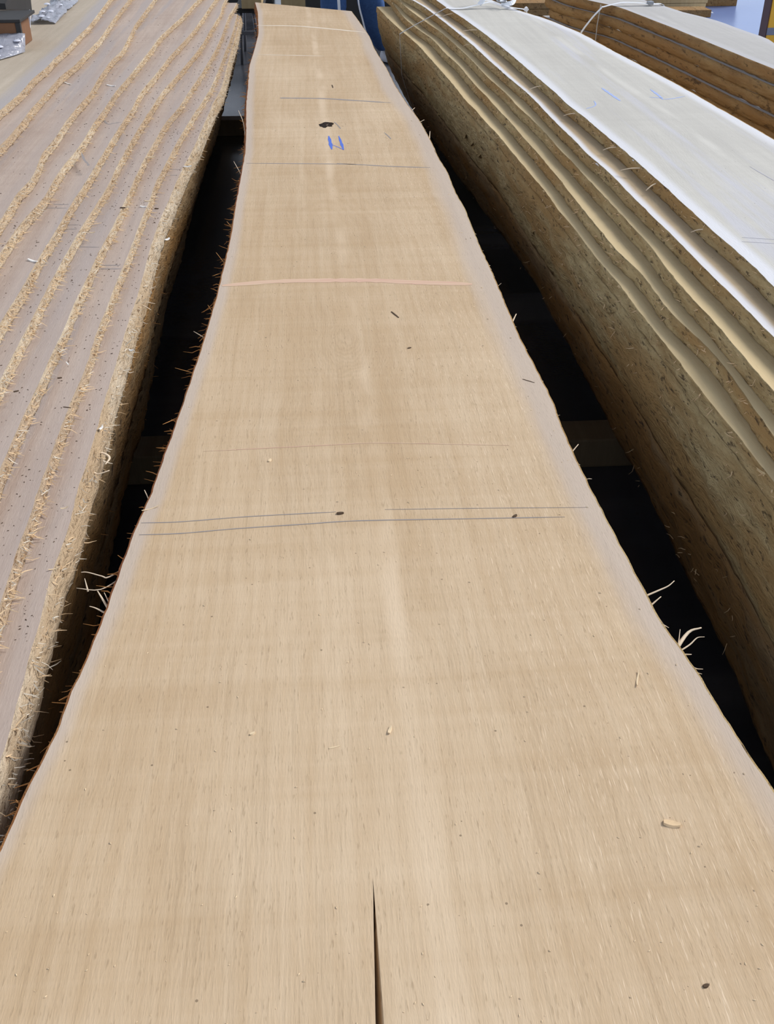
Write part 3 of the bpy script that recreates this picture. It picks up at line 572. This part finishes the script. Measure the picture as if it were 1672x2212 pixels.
for i, x, y, L, w, m, a in ((4,-0.592,2.138,.034,.009,'chipw',-.6),(1,-0.434,2.778,.03,.006,'chip',.3),(1,-0.442,2.726,.022,.008,'chipw',-.2),(0,-0.362,2.524,.020,.010,'chipw',.9),(2,-0.471,2.086,.026,.006,'chip',0),
    (3,-0.513,2.387,.018,.005,'chip',.1),(2,-0.542,2.223,.016,.004,'chip',.2),(2,-0.449,1.715,.018,.003,'chipw',-1.0),(2,-0.453,1.659,.014,.005,'dirt',.1),(0,-0.362,1.864,.012,.006,'chipw',.2),(0,-0.371,1.549,.016,.006,'chipw',1.3),
    (1,-0.431,1.589,.026,.003,'dirt',-.3),(5,-0.682,3.860,.05,.010,'chipw',-.6),(6,-0.815,3.790,.06,.007,'chipw',-.9),(3,-0.590,2.994,.045,.012,'dirt',-.5),(2,-0.482,2.649,.025,.008,'dirt',-.1),(2,-0.467,3.145,.03,.009,'chip',.2),
    (0,-0.371,3.201,.03,.008,'chipw',.3),(2,-0.477,5.623,.09,.016,'chipw',.1),(4,-0.629,1.985,.014,.004,'dirt',.2),(3,-0.503,1.567,.016,.005,'dirt',.4),(1,-0.376,1.269,.014,.003,'chip',.5),(0,-0.371,1.150,.02,.003,'chip',.4),(0,-0.417,2.783,.02,.007,'dirt',-.3)):
    LC.append((m, i, x, y, L * (.55 if m == 'dirt' else .8), w * .8, a))
STEP = ['lowest step', 'second step', 'third step', 'fourth step', 'fifth step', 'sixth step', 'seventh step', 'eighth step', 'top board']
KIND = {'chipw': 'tiny whitish wood chip', 'chip': 'tiny yellow wood sliver', 'dirt': 'tiny dark bark crumb'}
for m, i, x, y, L, w, a in LC:
    same = sorted(q[3] for q in LC if q[0] == m and q[1] == i); r = same.index(y); n = len(same)
    pre = '' if n == 1 else ('nearest ' if r == 0 else 'farthest ' if r == n - 1 else 'second nearest ' if r == 1 else 'third nearest ')
    chip('wood_chip', x, y, .465 + LT * i, L, w, M[m], a, .002 if m != 'dirt' else 0, '%s%s on the %s of the left stack' % (pre, KIND[m], STEP[i]), 'loose bits on the left stack')
for pts, r in (([(1.50, .004), (1.49, .018), (1.47, .030), (1.445, .026)], .0032), ([(1.44, .004), (1.425, .016), (1.43, .034)], .0026), ([(2.16, .002), (2.15, .022), (2.135, .038)], .0018), ([(2.15, .002), (2.125, .02), (2.10, .034)], .0018)):
    P = spline([(lf[0](y) + o, y, .447 + .003 * k) for k, (y, o) in enumerate(pts)], 5); n = len(P)
    obj('shaving', tube('shaving', P, [r * (1 - .5 * k / n) for k in range(n)], 5, .35), M['splinter'], LB[0])

# ------------------------------------------------------------------ fine sawdust nobody could count
def sawdust(name, count, place, m, lab):
    vs, fs = [], []
    for k in range(count):
        x, y, z = place(); L = random.uniform(.0006, .0024) * (.7 + .25 * y); w = L * random.uniform(.25, .6); a = random.uniform(0, math.pi); h = min(w, .0012)
        c, s = math.cos(a) * L, math.sin(a) * L; b = len(vs)
        for px, py, pz in ((c, s, 0), (-s * .4, c * .4, 0), (-c, -s, 0), (s * .4, -c * .4, 0), (0, 0, h)): vs.append((x + px, y + py, z + pz + .0003))
        fs.extend([(b, b + 1, b + 4), (b + 1, b + 2, b + 4), (b + 2, b + 3, b + 4), (b + 3, b, b + 4), (b + 3, b + 2, b + 1, b)])
    o = obj(name, mesh(name, vs, fs, False, None, [random.randrange(len(m)) for k in range(count) for q in range(5)]), m, None, 'stuff'); o['label'] = lab; o['category'] = 'sawdust'; return o
def on_left():
    i = random.choice([0, 0, 1, 1, 1, 2, 2, 3, 3, 4, 5, 6]); y = 1.0 + 4.5 * random.random() ** 1.5
    a = lf[i + 1](y) + .022; b = lf[i](y) - .006
    return (a + (b - a) * random.random() ** 1.5, y, .465 + LT * i)
def on_slab():
    y = .45 + 3.2 * random.random() ** 1.7; a, b = sl(y) + .01, sr(y) - .01
    x = a + (b - a) * random.random()
    if y < YC + .02 and abs(x - split_x(y)) < .014: x += .04
    return (x, y, SZ)
sawdust('sawdust', 1200, on_left, [M['dirt'], M['chip'], M['fibre']], 'fine bark dust and sawdust scattered over the stepped boards at left')
sawdust('sawdust', 550, on_slab, [M['chip']], 'fine pale sawdust scattered over the wide board')

# ------------------------------------------------------------------ right stack: pale board on top, stepped bark edges below
rf = []; RB = []
rtop = edge_fn(E['right_top_far'], .003, 55.0, 14)
RZ = [.65, .622, .594, .566, .538]; RT = .028; RFAR = [6.9, 6.75, 6.5, 6.32, 6.10]
RL = ['broad white board with blue scrawls on top of the right stack under the strap',
      'board with painted-in shadow and a lit white rim, directly below the top board of the right stack',
      'brown-edged board third from the top of the right stack',
      'brown-edged board fourth from the top of the right stack',
      'board with a honey-coloured rim, lowest step of the right stack above the big bark face']
for i in range(5):
    f = edge_fn(E['right_%d' % i], .0016, 60.0 + i, 30); rf.append(f)
    g = (lambda i: (lambda y: rtop(y)) if i == 0 else (lambda y: rtop(y) - .012 + .008 * i))(i)
    y0 = .35 - .08 * i
    b = board('pale_board', RZ[i], RT - .0006, f, g, y0, RFAR[i], [M['right'], M['right_shadow'], M['inner'], M['inner'], M['inner']][i], [.030, .017, .02, .02, .02][i], .03); RB.append(b)
    tag(b, RL[i], 'board', 'stepped boards of the right stack')
    bark('bark_edge', b, f, -1, RZ[i], RZ[i] - RT + .001, y0, RFAR[i], M['bark_brown'], lambda s: .001 + .003 * s, .0026, 70.0 + i, 7)
    fibres('bark_fibres', b, f, -1, RZ[i] - .002, RZ[i] - RT + .004, .7, RFAR[i] - .05, 240, M['fibre'], .004, .016, .0004, .0011, .8, 1.3, .006, skip=(5.02, 5.24))
bark('bark_edge', RB[0], rtop, 1, .65, .623, .35, 6.9, M['bark_brown'], lambda s: .002 - .006 * s, .003, 79.0, 5)
lowr = edge_fn(E['right_low'][2:], .004, 81.0, 10)
def rface(y, z):                                              # outer face of the bark-covered lower pieces
    s = (.509 - z) / (.509 - .09); s = max(0, min(1, s))
    a = rf[4](y) - .004; c = lowr(y)
    return a + (c - a) * (s ** 1.15) - .016 * math.sin(math.pi * s)
for k, (zt, zb, lab) in enumerate(((.5095, .33, 'thick bark-covered flitch below the stepped boards of the right stack'), (.329, .08, 'dark bark-covered slab at the bottom of the right stack beside the black gap'))):
    f = (lambda zt, zb: lambda y: max(rface(y, zt), rface(y, zb), rface(y, (zt + zb) / 2)) + .012)(zt, zb)
    b = board('bark_flitch', zt, zt - zb, f, lambda y: rtop(y) + .04, -.05, 6.08, M['inner'], .02, .03); tag(b, lab, 'board', 'bark-covered pieces of the right stack')
    nz = 12; ys = rows(-.05, 6.08, .010, .005); vs, fs = [], []
    for y in ys:
        for i in range(nz):
            z = zt + (zb - zt) * i / (nz - 1)
            r = .0065 * mn.noise((y * 14, z * 34, 3.0)) + .0045 * mn.noise((y * 40, z * 80, 8.0)) + .008 * mn.noise((y * 4, z * 11, 5.0))
            rim = .012 if i in (0, nz - 1) else 0
            vs.append((rface(y, z) - .002 + r * (1 if 0 < i < nz - 1 else .5) + rim * .35, y, z))
        vs.append((f(y) + .004, y, zt - .0005)); vs.append((f(y) + .004, y, zb + .0005))
    w = nz + 2
    for j in range(len(ys) - 1):
        for i in range(nz - 1): fs.append((j * w + i, (j + 1) * w + i, (j + 1) * w + i + 1, j * w + i + 1))
        fs.append((j * w + nz, (j + 1) * w + nz, (j + 1) * w, j * w)); fs.append((j * w + nz - 1, (j + 1) * w + nz - 1, (j + 1) * w + nz + 1, j * w + nz + 1))
    fs.append(tuple(range(0, nz))); fs.append(tuple((len(ys) - 1) * w + i for i in range(nz))[::-1])
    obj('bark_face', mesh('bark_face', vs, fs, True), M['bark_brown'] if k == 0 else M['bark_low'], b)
    fibres('bark_fibres', b, lambda y, zt=zt, zb=zb: rface(y, (zt * .6 + zb * .4)) - .002, -1, zt - .02, zb + .08, .7, 6.0, 150, M['fibre'], .006, .022, .0004, .0010, .6, 1.3, .004)
    if k == 0:                                                # flakes of bark standing proud of the face
        for n in range(46):
            y = .85 + 5.0 * random.random() ** 1.5; z = random.uniform(.34, .50); L = random.uniform(.02, .07); wd = random.uniform(.006, .014)
            x = rface(y, z) - .004; t = random.uniform(-.5, .3)
            vv = []
            for a in range(5):
                s = a / 4 - .5; ww = wd * (1 - (2 * s) ** 2) ** .5 if abs(s) < .5 else .0006
                yy = y + s * L * math.cos(t); zz = z + s * L * math.sin(t); lift = .004 * (s + .5)
                x_ = rface(yy, zz) - .003 - lift
                vv += [(x_, yy, zz - ww / 2), (x_, yy, zz + ww / 2), (x_ + .005, yy, zz + ww / 2), (x_ + .005, yy, zz - ww / 2)]
            ff = [(q * 4 + e, q * 4 + (e + 1) % 4, q * 4 + 4 + (e + 1) % 4, q * 4 + 4 + e) for q in range(4) for e in range(4)] + [(0, 1, 2, 3), (16, 17, 18, 19)]
            obj('bark_flake', fix(mesh('bark_flake', vv, ff)), M['bark_brown'], b)
Z1 = .65 + .0001
for pts, w in (([(.918,3.319),(.921,3.24),(.926,3.13)], .009), ([(1.063,3.287),(1.062,3.2),(1.058,3.14)], .008), ([(1.027,3.174),(1.061,3.159)], .006), ([(1.058,3.14),(1.09,3.15),(1.138,3.179)], .005), ([(.848,3.136),(.842,3.09),(.829,3.062),(.80,3.035)], .004)):
    line('crayon_scrawl', RB[0], pts, w, Z1, M['blue2'], .8)['label'] = 'faded blue crayon scrawl'
line('check', RB[0], [(1.041,2.396),(1.047,2.33),(1.054,2.26),(1.07,2.12)], .003, Z1, M['pencil2'], .8)
for a, c in (((.835,1.896), (.96,1.862)), ((.826,1.872), (.95,1.84))): line('pencil_line', RB[0], [a, ((a[0] + c[0]) / 2, (a[1] + c[1]) / 2), c], .0025, Z1, M['pencil2'], .5)
for (y, z, L, dx, dy) in ((4.52, .645, .09, -.055, .06), (5.0, .645, .03, -.05, .0), (4.35, .617, .06, -.02, .05), (2.42, .645, .06, -.04, .03), (2.30, .645, .05, -.03, -.02), (3.0, .645, .05, -.03, .03), (3.42, .64, .05, -.045, .0), (2.62, .645, .04, -.03, .02), (1.98, .64, .03, -.02, .02)):
    f = rf[0] if z > .63 else rf[1]; x = f(y)
    P = spline([(x + .006, y, z), (x + dx * .5, y + dy * .5, z - .004), (x + dx, y + dy, z - .012)], 4); n = len(P)
    obj('splinter', tube('splinter', P, [.0026 * (1 - .5 * k / n) for k in range(n)], 5, .6), M['splinter'], RB[0 if z > .63 else 1])

# ------------------------------------------------------------------ far right stack
ff0 = edge_fn(E['far_l'], .003, 91.0, 12); ff1 = edge_fn(E['far_r'], .003, 92.0, 12)
OFF = [0, .018, .004, .022, .008, .016, .010]
for i in range(7):
    zt = .64 - .045 * i
    f = (lambda o: lambda y: ff0(y) + .004 - o)(OFF[i]); g = (lambda i: lambda y: ff1(y) + .02 * i)(i)
    b = board('far_board', zt, .0445, f, g, 1.0, 5.95 - .04 * (i % 3), M['far'], .03, .03)
    tag(b, ['pale narrow board on top of the far right stack under its white strap', 'brown-edged board second from the top of the far right stack', 'brown-edged board third from the top of the far right stack',
            'brown-edged board fourth from the top of the far right stack', 'brown-edged board fifth from the top of the far right stack', 'brown-edged board sixth from the top of the far right stack', 'hidden lowest board at the base of the far right stack'][i], 'board', 'boards of the far right stack')
    bark('bark_edge', b, f, -1, zt, zt - .044, 1.0, 5.95 - .04 * (i % 3), M['bark_far'], lambda s: .002 + .010 * math.sin(math.pi * min(1, s * 1.1)), .004, 95.0 + i, 7, .02)
for y in (1.6, 3.6, 5.4):
    b = obj('stack_bearer', box_me('stack_bearer', 1.50, 2.1, y - .05, y + .05, 0, .3249, .005), M['bearer']); tag(b, {1.6: 'timber block under the near part of the far right stack', 3.6: 'timber block under the middle of the far right stack', 5.4: 'timber block under the far end of the far right stack'}[y], 'block', 'blocks under the far right stack')

# ------------------------------------------------------------------ straps
st = empty('strapping_band', (.80, 5.1, .65)); tag(st, 'white plastic strap with wire buckle and looped tails round the right stack', 'strap')
def local(o, pts): return [tuple(Vector(p) - o.location) for p in pts]
x1, x2, x4, x5 = rf[0](5.09) - .014, rf[1](5.10) - .016, rf[3](5.13) - .030, rf[4](5.14) - .030
obj('side_run', ribbon('side_run', local(st, [(x1, 5.09, .655), (x2, 5.10, .625), (x4, 5.14, .569), (x5, 5.15, .541), (rface(5.17, .36) - .036, 5.17, .36), (rface(5.18, .2) - .036, 5.18, .2)]), .013, .0012, (0, 1, 0)), M['strapg'], st)
obj('band', ribbon('band', local(st, spline([(x1, 5.09, .6555), (.723, 5.078, .656), (.80, 5.10, .668), (.86, 5.11, .676), (.90, 5.09, .668), (.95, 5.06, .658), (1.00, 5.03, .654), (rtop(5.0) + .022, 5.0, .652), (rtop(5.0) + .034, 5.0, .56)], 5)), .022, .0012, (0, 1, 0)), M['strap'], st)
obj('tail', ribbon('tail', local(st, spline([(.80, 5.10, .667), (.83, 5.12, .70), (.835, 5.2, .74), (.87, 5.25, .745), (.93, 5.24, .74), (.945, 5.15, .72), (.90, 5.10, .675)], 6)), .020, .0012, (0, .5, 1)), M['strap'], st)
obj('tail', ribbon('tail', local(st, spline([(.90, 5.09, .668), (.955, 5.10, .675), (.99, 5.2, .70), (1.02, 5.35, .74), (1.04, 5.5, .72)], 6)), .020, .0012, (0, .5, 1)), M['strap'], st)
bp = [(.885, 5.05, .682), (.915, 5.05, .682), (.918, 5.11, .684), (.882, 5.11, .684), (.885, 5.05, .682)]
obj('buckle', tube('buckle', local(st, spline(bp, 4)), .003, 6), M['buckle'], st)
s2 = empty('strapping_band', (1.55, 5.2, .64)); tag(s2, 'white plastic strap with a small clip round the far right stack', 'strap')
yA = 5.22; xA = ff0(yA) - .046
obj('band', ribbon('band', local(s2, spline([(xA - .01, yA, .636), (xA + .03, yA, .645), (xA + .09, yA, .655), (xA + .17, yA, .652), (ff1(yA) - .06, yA, .647), (ff1(yA), yA, .645), (ff1(yA) + .012, yA, .60)], 5)), .024, .0012, (0, 1, 0)), M['strap'], s2)
obj('side_run', ribbon('side_run', local(s2, spline([(xA - .01, yA, .636), (xA - .05, yA + .03, .58), (xA - .085, yA + .08, .50), (xA - .07, yA + .10, .44)], 5)), .022, .0012, (0, 1, 0)), M['strap'], s2)
obj('side_run', ribbon('side_run', local(s2, [(xA - .004, yA + .05, .64), (xA - .012, yA + .05, .55), (xA - .012, yA + .05, .34)]), .013, .0012, (0, 1, 0)), M['strapg'], s2)
obj('clip', box_me('clip', ff1(yA) - .075 - 1.55, ff1(yA) - .05 - 1.55, yA - 5.2 - .018, yA - 5.2 + .018, .645 - .64, .660 - .64, .003), M['buckle'], s2)

# ------------------------------------------------------------------ bubble-wrapped parcel on the left stack
ZP = .465 + LT * 8
pk = empty('wrapped_parcel', (-1.15, 4.30, ZP)); tag(pk, 'brown carton wrapped in clear bubble wrap on top of the left stack', 'parcel')
obj('carton', box_me('carton', -.22, .092, -.10, .12, .001, .093, .003), M['card'], pk)
obj('carton_rim', box_me('carton_rim', -.222, .112, -.104, .15, .0932, .104, .002), M['dark'], pk)
obj('carton_edge', box_me('carton_edge', .0922, .110, -.104, -.085, .030, .093, .002), M['dark'], pk)
obj('lining', fix(mesh('lining', [(-.13, .16, .1042), (.0, .17, .1042), (.02, .50, .06), (-.06, .50, .06), (-.13, .16, .13), (.0, .17, .125), (.03, .50, .20), (-.06, .50, .20)], [(0, 1, 2, 3), (4, 5, 6, 7), (0, 1, 5, 4), (1, 2, 6, 5), (2, 3, 7, 6), (3, 0, 4, 7)])), M['dark'], pk)
def film_sheet(name, nx, ny, fx):
    vs = [fx(i / nx, j / ny) for j in range(ny + 1) for i in range(nx + 1)]
    fs = [(j * (nx + 1) + i, j * (nx + 1) + i + 1, (j + 1) * (nx + 1) + i + 1, (j + 1) * (nx + 1) + i) for j in range(ny) for i in range(nx)]
    me = mesh(name, vs, fs, True); bm = bmesh.new(); bm.from_mesh(me)
    bmesh.ops.solidify(bm, geom=bm.faces[:], thickness=.0008); bm.to_mesh(me); bm.free(); return me
def skirt(u, v):
    x = -.2 + .323 * u; n = mn.noise((u * 7, v * 6, 2)) * .009
    return (x, -.106 - v * (.31 - .26 * u ** 5) + n * v, .054 * (1 - v) ** 1.2 + .003 + .7 * abs(n))
obj('bubble_wrap', film_sheet('bubble_wrap', 26, 16, skirt), M['film'], pk)
def upper(u, v):
    n = mn.noise((u * 6, v * 9, 7)) * .014
    return (-.012 + .112 * u - .03 * v + n, .535 + .75 * v, .004 + .030 * math.sin(math.pi * min(1, u * 1.05)) * (.4 + .6 * v) + 1.6 * abs(n))
obj('bubble_wrap', film_sheet('bubble_wrap', 16, 26, upper), M['film'], pk)
obj('film_flap', ribbon('film_flap', spline([(.062, .15, .010), (.054, .22, .03), (.02, .40, .055), (-.03, .62, .065), (-.085, .85, .065)], 5), .030, .002, (1, 0, .4)), M['wrapw'], pk)
dome = bmesh.new(); bmesh.ops.create_uvsphere(dome, u_segments=14, v_segments=7, radius=1); bmesh.ops.delete(dome, geom=[v for v in dome.verts if v.co.z < -.05], context='VERTS')
dme = bpy.data.meshes.new('bubble'); dome.to_mesh(dme); dome.free(); dme.polygons.foreach_set('use_smooth', [True] * len(dme.polygons)); dme.materials.append(M['wrapw'])
for (u, v, r, fn) in [(.93, .35, .014, skirt), (.78, .50, .015, skirt), (.64, .40, .013, skirt), (.66, .75, .014, skirt), (.50, .62, .014, skirt), (.80, .82, .012, skirt), (.42, .30, .013, skirt), (.35, .80, .014, skirt),
                      (.40, .10, .016, upper), (.66, .06, .009, upper), (.25, .22, .014, upper), (.6, .26, .014, upper), (.4, .40, .014, upper), (.7, .52, .014, upper), (.45, .70, .014, upper), (.75, .82, .014, upper), (.3, .88, .014, upper)]:
    p = fn(u, v); q = bpy.data.objects.new('bubble', dme); C.objects.link(q); q.parent = pk; q.location = (p[0], p[1], p[2] + .001); q.scale = (r, r * 1.15, r * .5)

# ------------------------------------------------------------------ person at the far end
pe = empty('person', (.31, 7.42, 0)); tag(pe, 'person in blue jeans standing behind the far end of the wide board', 'person')
def skin_body():
    J = [((0, 0, .95), .135), ((0, .01, 1.12), .125), ((0, .01, 1.30), .150), ((0, .01, 1.42), .120), ((0, 0, 1.50), .058), ((0, -.02, 1.58), .075), ((0, -.02, 1.68), .092), ((0, -.02, 1.75), .060)]
    ed = [(i, i + 1) for i in range(7)]
    def chain(start, pts):
        k = start
        for p in pts: J.append(p); ed.append((k, len(J) - 1)); k = len(J) - 1
        return k
    chain(0, [((-.10, 0, .88), .105), ((-.11, -.06, .50), .092), ((-.115, .0, .28), .085), ((-.12, .03, .085), .072)])
    chain(0, [((.10, 0, .88), .105), ((.115, -.03, .50), .095), ((.165, .10, .27), .088), ((.25, .24, .085), .072)])
    for s in (-1, 1):
        w = chain(3, [((s * .17, .01, 1.40), .070), ((s * .23, .02, 1.14), .048), ((s * .20, -.17, .98), .036), ((s * .19, -.25, .95), .034)])
        for k in range(4): chain(w, [((s * (.16 + .018 * k), -.31, .94 - .004 * k), .010), ((s * (.16 + .018 * k), -.345 + .006 * abs(k - 1), .91), .009)])
        chain(w, [((s * .15, -.27, .94), .011), ((s * .135, -.30, .92), .010)])
    me = bpy.data.meshes.new('body'); me.from_pydata([j[0] for j in J], ed, [])
    o = bpy.data.objects.new('body', me); C.objects.link(o)
    md = o.modifiers.new('skin', 'SKIN'); md.use_smooth_shade = True
    for i, v in enumerate(me.skin_vertices[0].data): v.radius = (J[i][1], J[i][1]); v.use_root = (i == 0)
    sb = o.modifiers.new('sub', 'SUBSURF'); sb.levels = 2; sb.render_levels = 2
    dg = bpy.context.evaluated_depsgraph_get(); em = bpy.data.meshes.new_from_object(o.evaluated_get(dg)); bpy.data.objects.remove(o)
    em.materials.clear()
    for k in ('jeans', 'shirt', 'skin'): em.materials.append(M[k])
    for p in em.polygons:
        c = p.center; arm = abs(c.x) > .13 and c.z > .86 and c.y < -.12
        p.material_index = 2 if (arm and c.y < -.2) or c.z > 1.49 else (1 if c.z > .99 or arm else 0)
    for v in em.vertices:                                     # creases of the trouser legs
        if v.co.z < .9: v.co += Vector((.010 * mn.noise((v.co.x * 9, v.co.y * 9, v.co.z * 22)), .012 * mn.noise((v.co.x * 9, v.co.y * 7, v.co.z * 20 + 9)), 0))
    return em
obj('body', skin_body(), None, pe)
def shoe(x, y, rz):
    bm = bmesh.new(); bmesh.ops.create_uvsphere(bm, u_segments=20, v_segments=12, radius=1)
    for v in bm.verts:
        c = v.co; t = c.y
        c.x *= .048 * (1 - .12 * t); c.y = c.y * .145 - .05; c.z = max(-.35, c.z) * (.075 if t > 0 else .058) + .0265
    me = bpy.data.meshes.new('shoe'); bm.to_mesh(me); bm.free(); me.polygons.foreach_set('use_smooth', [True] * len(me.polygons))
    o = obj('shoe', me, M['shoe'], pe); o.location = (x, y, 0); o.rotation_euler = (0, 0, rz)
shoe(-.12, .02, .1); shoe(.26, .23, .35)
hb = bmesh.new(); bmesh.ops.create_icosphere(hb, subdivisions=3, radius=.112); bmesh.ops.delete(hb, geom=[v for v in hb.verts if v.co.z < -.01 and v.co.y < .03], context='VERTS')
hm = bpy.data.meshes.new('hair'); hb.to_mesh(hm); hb.free(); ho = obj('hair', hm, M['hair'], pe); ho.location = (0, -.005, 1.70)
for s in (-1, 1):
    e = bmesh.new(); bmesh.ops.create_uvsphere(e, u_segments=10, v_segments=8, radius=.011); em = bpy.data.meshes.new('eye'); e.to_mesh(em); e.free(); q = obj('eye', em, M['hair'], pe); q.location = (s * .034, -.108, 1.665)
nb = bmesh.new(); bmesh.ops.create_cone(nb, segments=10, radius1=.016, radius2=.005, depth=.045); nm = bpy.data.meshes.new('nose'); nb.to_mesh(nm); nb.free(); q = obj('nose', nm, M['skin'], pe); q.location = (0, -.118, 1.64)
hc = empty('hanging_strap', (.225, 7.05, 0)); tag(hc, 'white strap end hanging in front of the jeans beyond the wide board', 'strap')
obj('strap', ribbon('strap', spline([(0, .06, .93), (-.005, .05, .7), (-.003, .04, .5), (.002, .03, .34), (.004, .02, .2)], 5), .018, .0015, (1, 0, 0)), M['strap'], hc)
h2 = empty('hanging_strap', (.36, 7.12, 0)); tag(h2, 'thin white strap curving beside the right trouser leg', 'strap')
obj('strap', ribbon('strap', spline([(.02, .06, .93), (-.01, .02, .62), (-.012, .0, .45), (.012, .0, .34), (.045, .0, .22)], 5), .010, .0015, (1, 0, 0)), M['strap'], h2)

# ------------------------------------------------------------------ things beyond the boards
tr = empty('steel_trestle', (-.36, 7.5, 0)); tag(tr, 'low grey steel trestle standing in the gap beyond the left stack', 'trestle')
for (x0, y0, x1, y1) in ((-.075, .10, -.055, .0), (.045, .2, .03, .0), (-.075, .62, -.055, .5), (.045, .62, .03, .5)):
    obj('leg', tube('leg', [(x0, y0, 0), ((x0 + x1) / 2, (y0 + y1) / 2, .17), (x1, y1, .34)], .011, 8), M['steel'], tr)
obj('top_plate', box_me('top_plate', -.085, .10, -.06, .6, .34, .37, .004), M['dark'], tr)
obj('crossbar', box_me('crossbar', -.06, .035, -.012, .012, .20, .225, .003), M['steel'], tr)
b = obj('timber_offcut', box_me('timber_offcut', -.40, -.27, 7.40, 8.1, .3702, .46, .004), M['beam']); tag(b, 'yellowish timber offcut lying on the steel trestle', 'timber')
b = obj('timber_pack', box_me('timber_pack', -1.0, -.28, 10.4, 11.4, 0, .9, .01), M['dark']); tag(b, 'dark timber pack standing beyond the trestle', 'timber')  # plain box in one even near-black colour
b = obj('squared_timber', box_me('squared_timber', -.20, .12, 10.3, 12.5, .0, .12, .006), M['beam']); tag(b, 'yellow squared timber on the floor far behind the wide board', 'timber')
b = obj('dark_crate', box_me('dark_crate', .02, .9, 9.2, 9.8, 0, .5, .01), M['dark']); tag(b, 'dark crate standing behind the person in jeans', 'crate')
# timber packs behind the right stack
def pack(name, x0, x1, y0, y1, z0, nb, h, lab, m, cat='timber'):
    o = empty(name, ((x0 + x1) / 2, (y0 + y1) / 2, z0)); tag(o, lab, cat)
    for k in range(nb):
        d = .012 * ((k * 7) % 3 - 1)
        obj('plank', box_me('plank', x0 - o.location.x + d, x1 - o.location.x + d, y0 - o.location.y, y1 - o.location.y, k * h + .0005, (k + 1) * h - .002, .003), M[m], o)
pack('plank_pile', 1.75, 2.55, 9.35, 10.4, 0, 3, .05, 'low pile of brown planks on the floor between the two right-hand stacks', 'bark_far')
pack('plank_pile', 2.15, 2.55, 10.5, 11.2, 0, 3, .07, 'pile of tan planks behind the brown planks between the right-hand stacks', 'beam')
pack('plank_pile', 3.05, 3.54, 9.52, 9.75, 0, 1, .06, 'flat reddish plank on the blue floor behind the far right stack', 'bark_far')
pack('plank_pile', 3.15, 3.62, 9.9, 10.3, 0, 3, .065, 'tan timber blocks piled on the blue floor behind the reddish plank', 'beam')
pack('plank_pile', 3.66, 4.02, 10.2, 10.6, 0, 3, .07, 'brown timber block standing right of the tan blocks on the blue floor', 'bark_far')
sh = obj('paper_sheet', box_me('paper_sheet', 3.47, 3.64, 9.77, 9.88, 0, .004, .001), M['strap']); tag(sh, 'white paper scrap on the blue floor beside the tan blocks', 'paper')
po = empty('orange_post', (3.425, 7.95, 0)); tag(po, 'orange machine post standing on the blue floor at the right border', 'post')
obj('base_plate', box_me('base_plate', -.09, .12, -.1, .12, 0, .02, .003), M['darkred'], po)
obj('column', box_me('column', -.062, .09, -.06, .08, .02, 1.3, .006), M['orange'], po)
obj('edge_strip', box_me('edge_strip', -.070, -.0625, -.055, .07, .02, 1.3, .003), M['darkred'], po)
obj('band', box_me('band', -.0645, .092, -.0625, .082, .10, .15, .002), M['steel'], po)
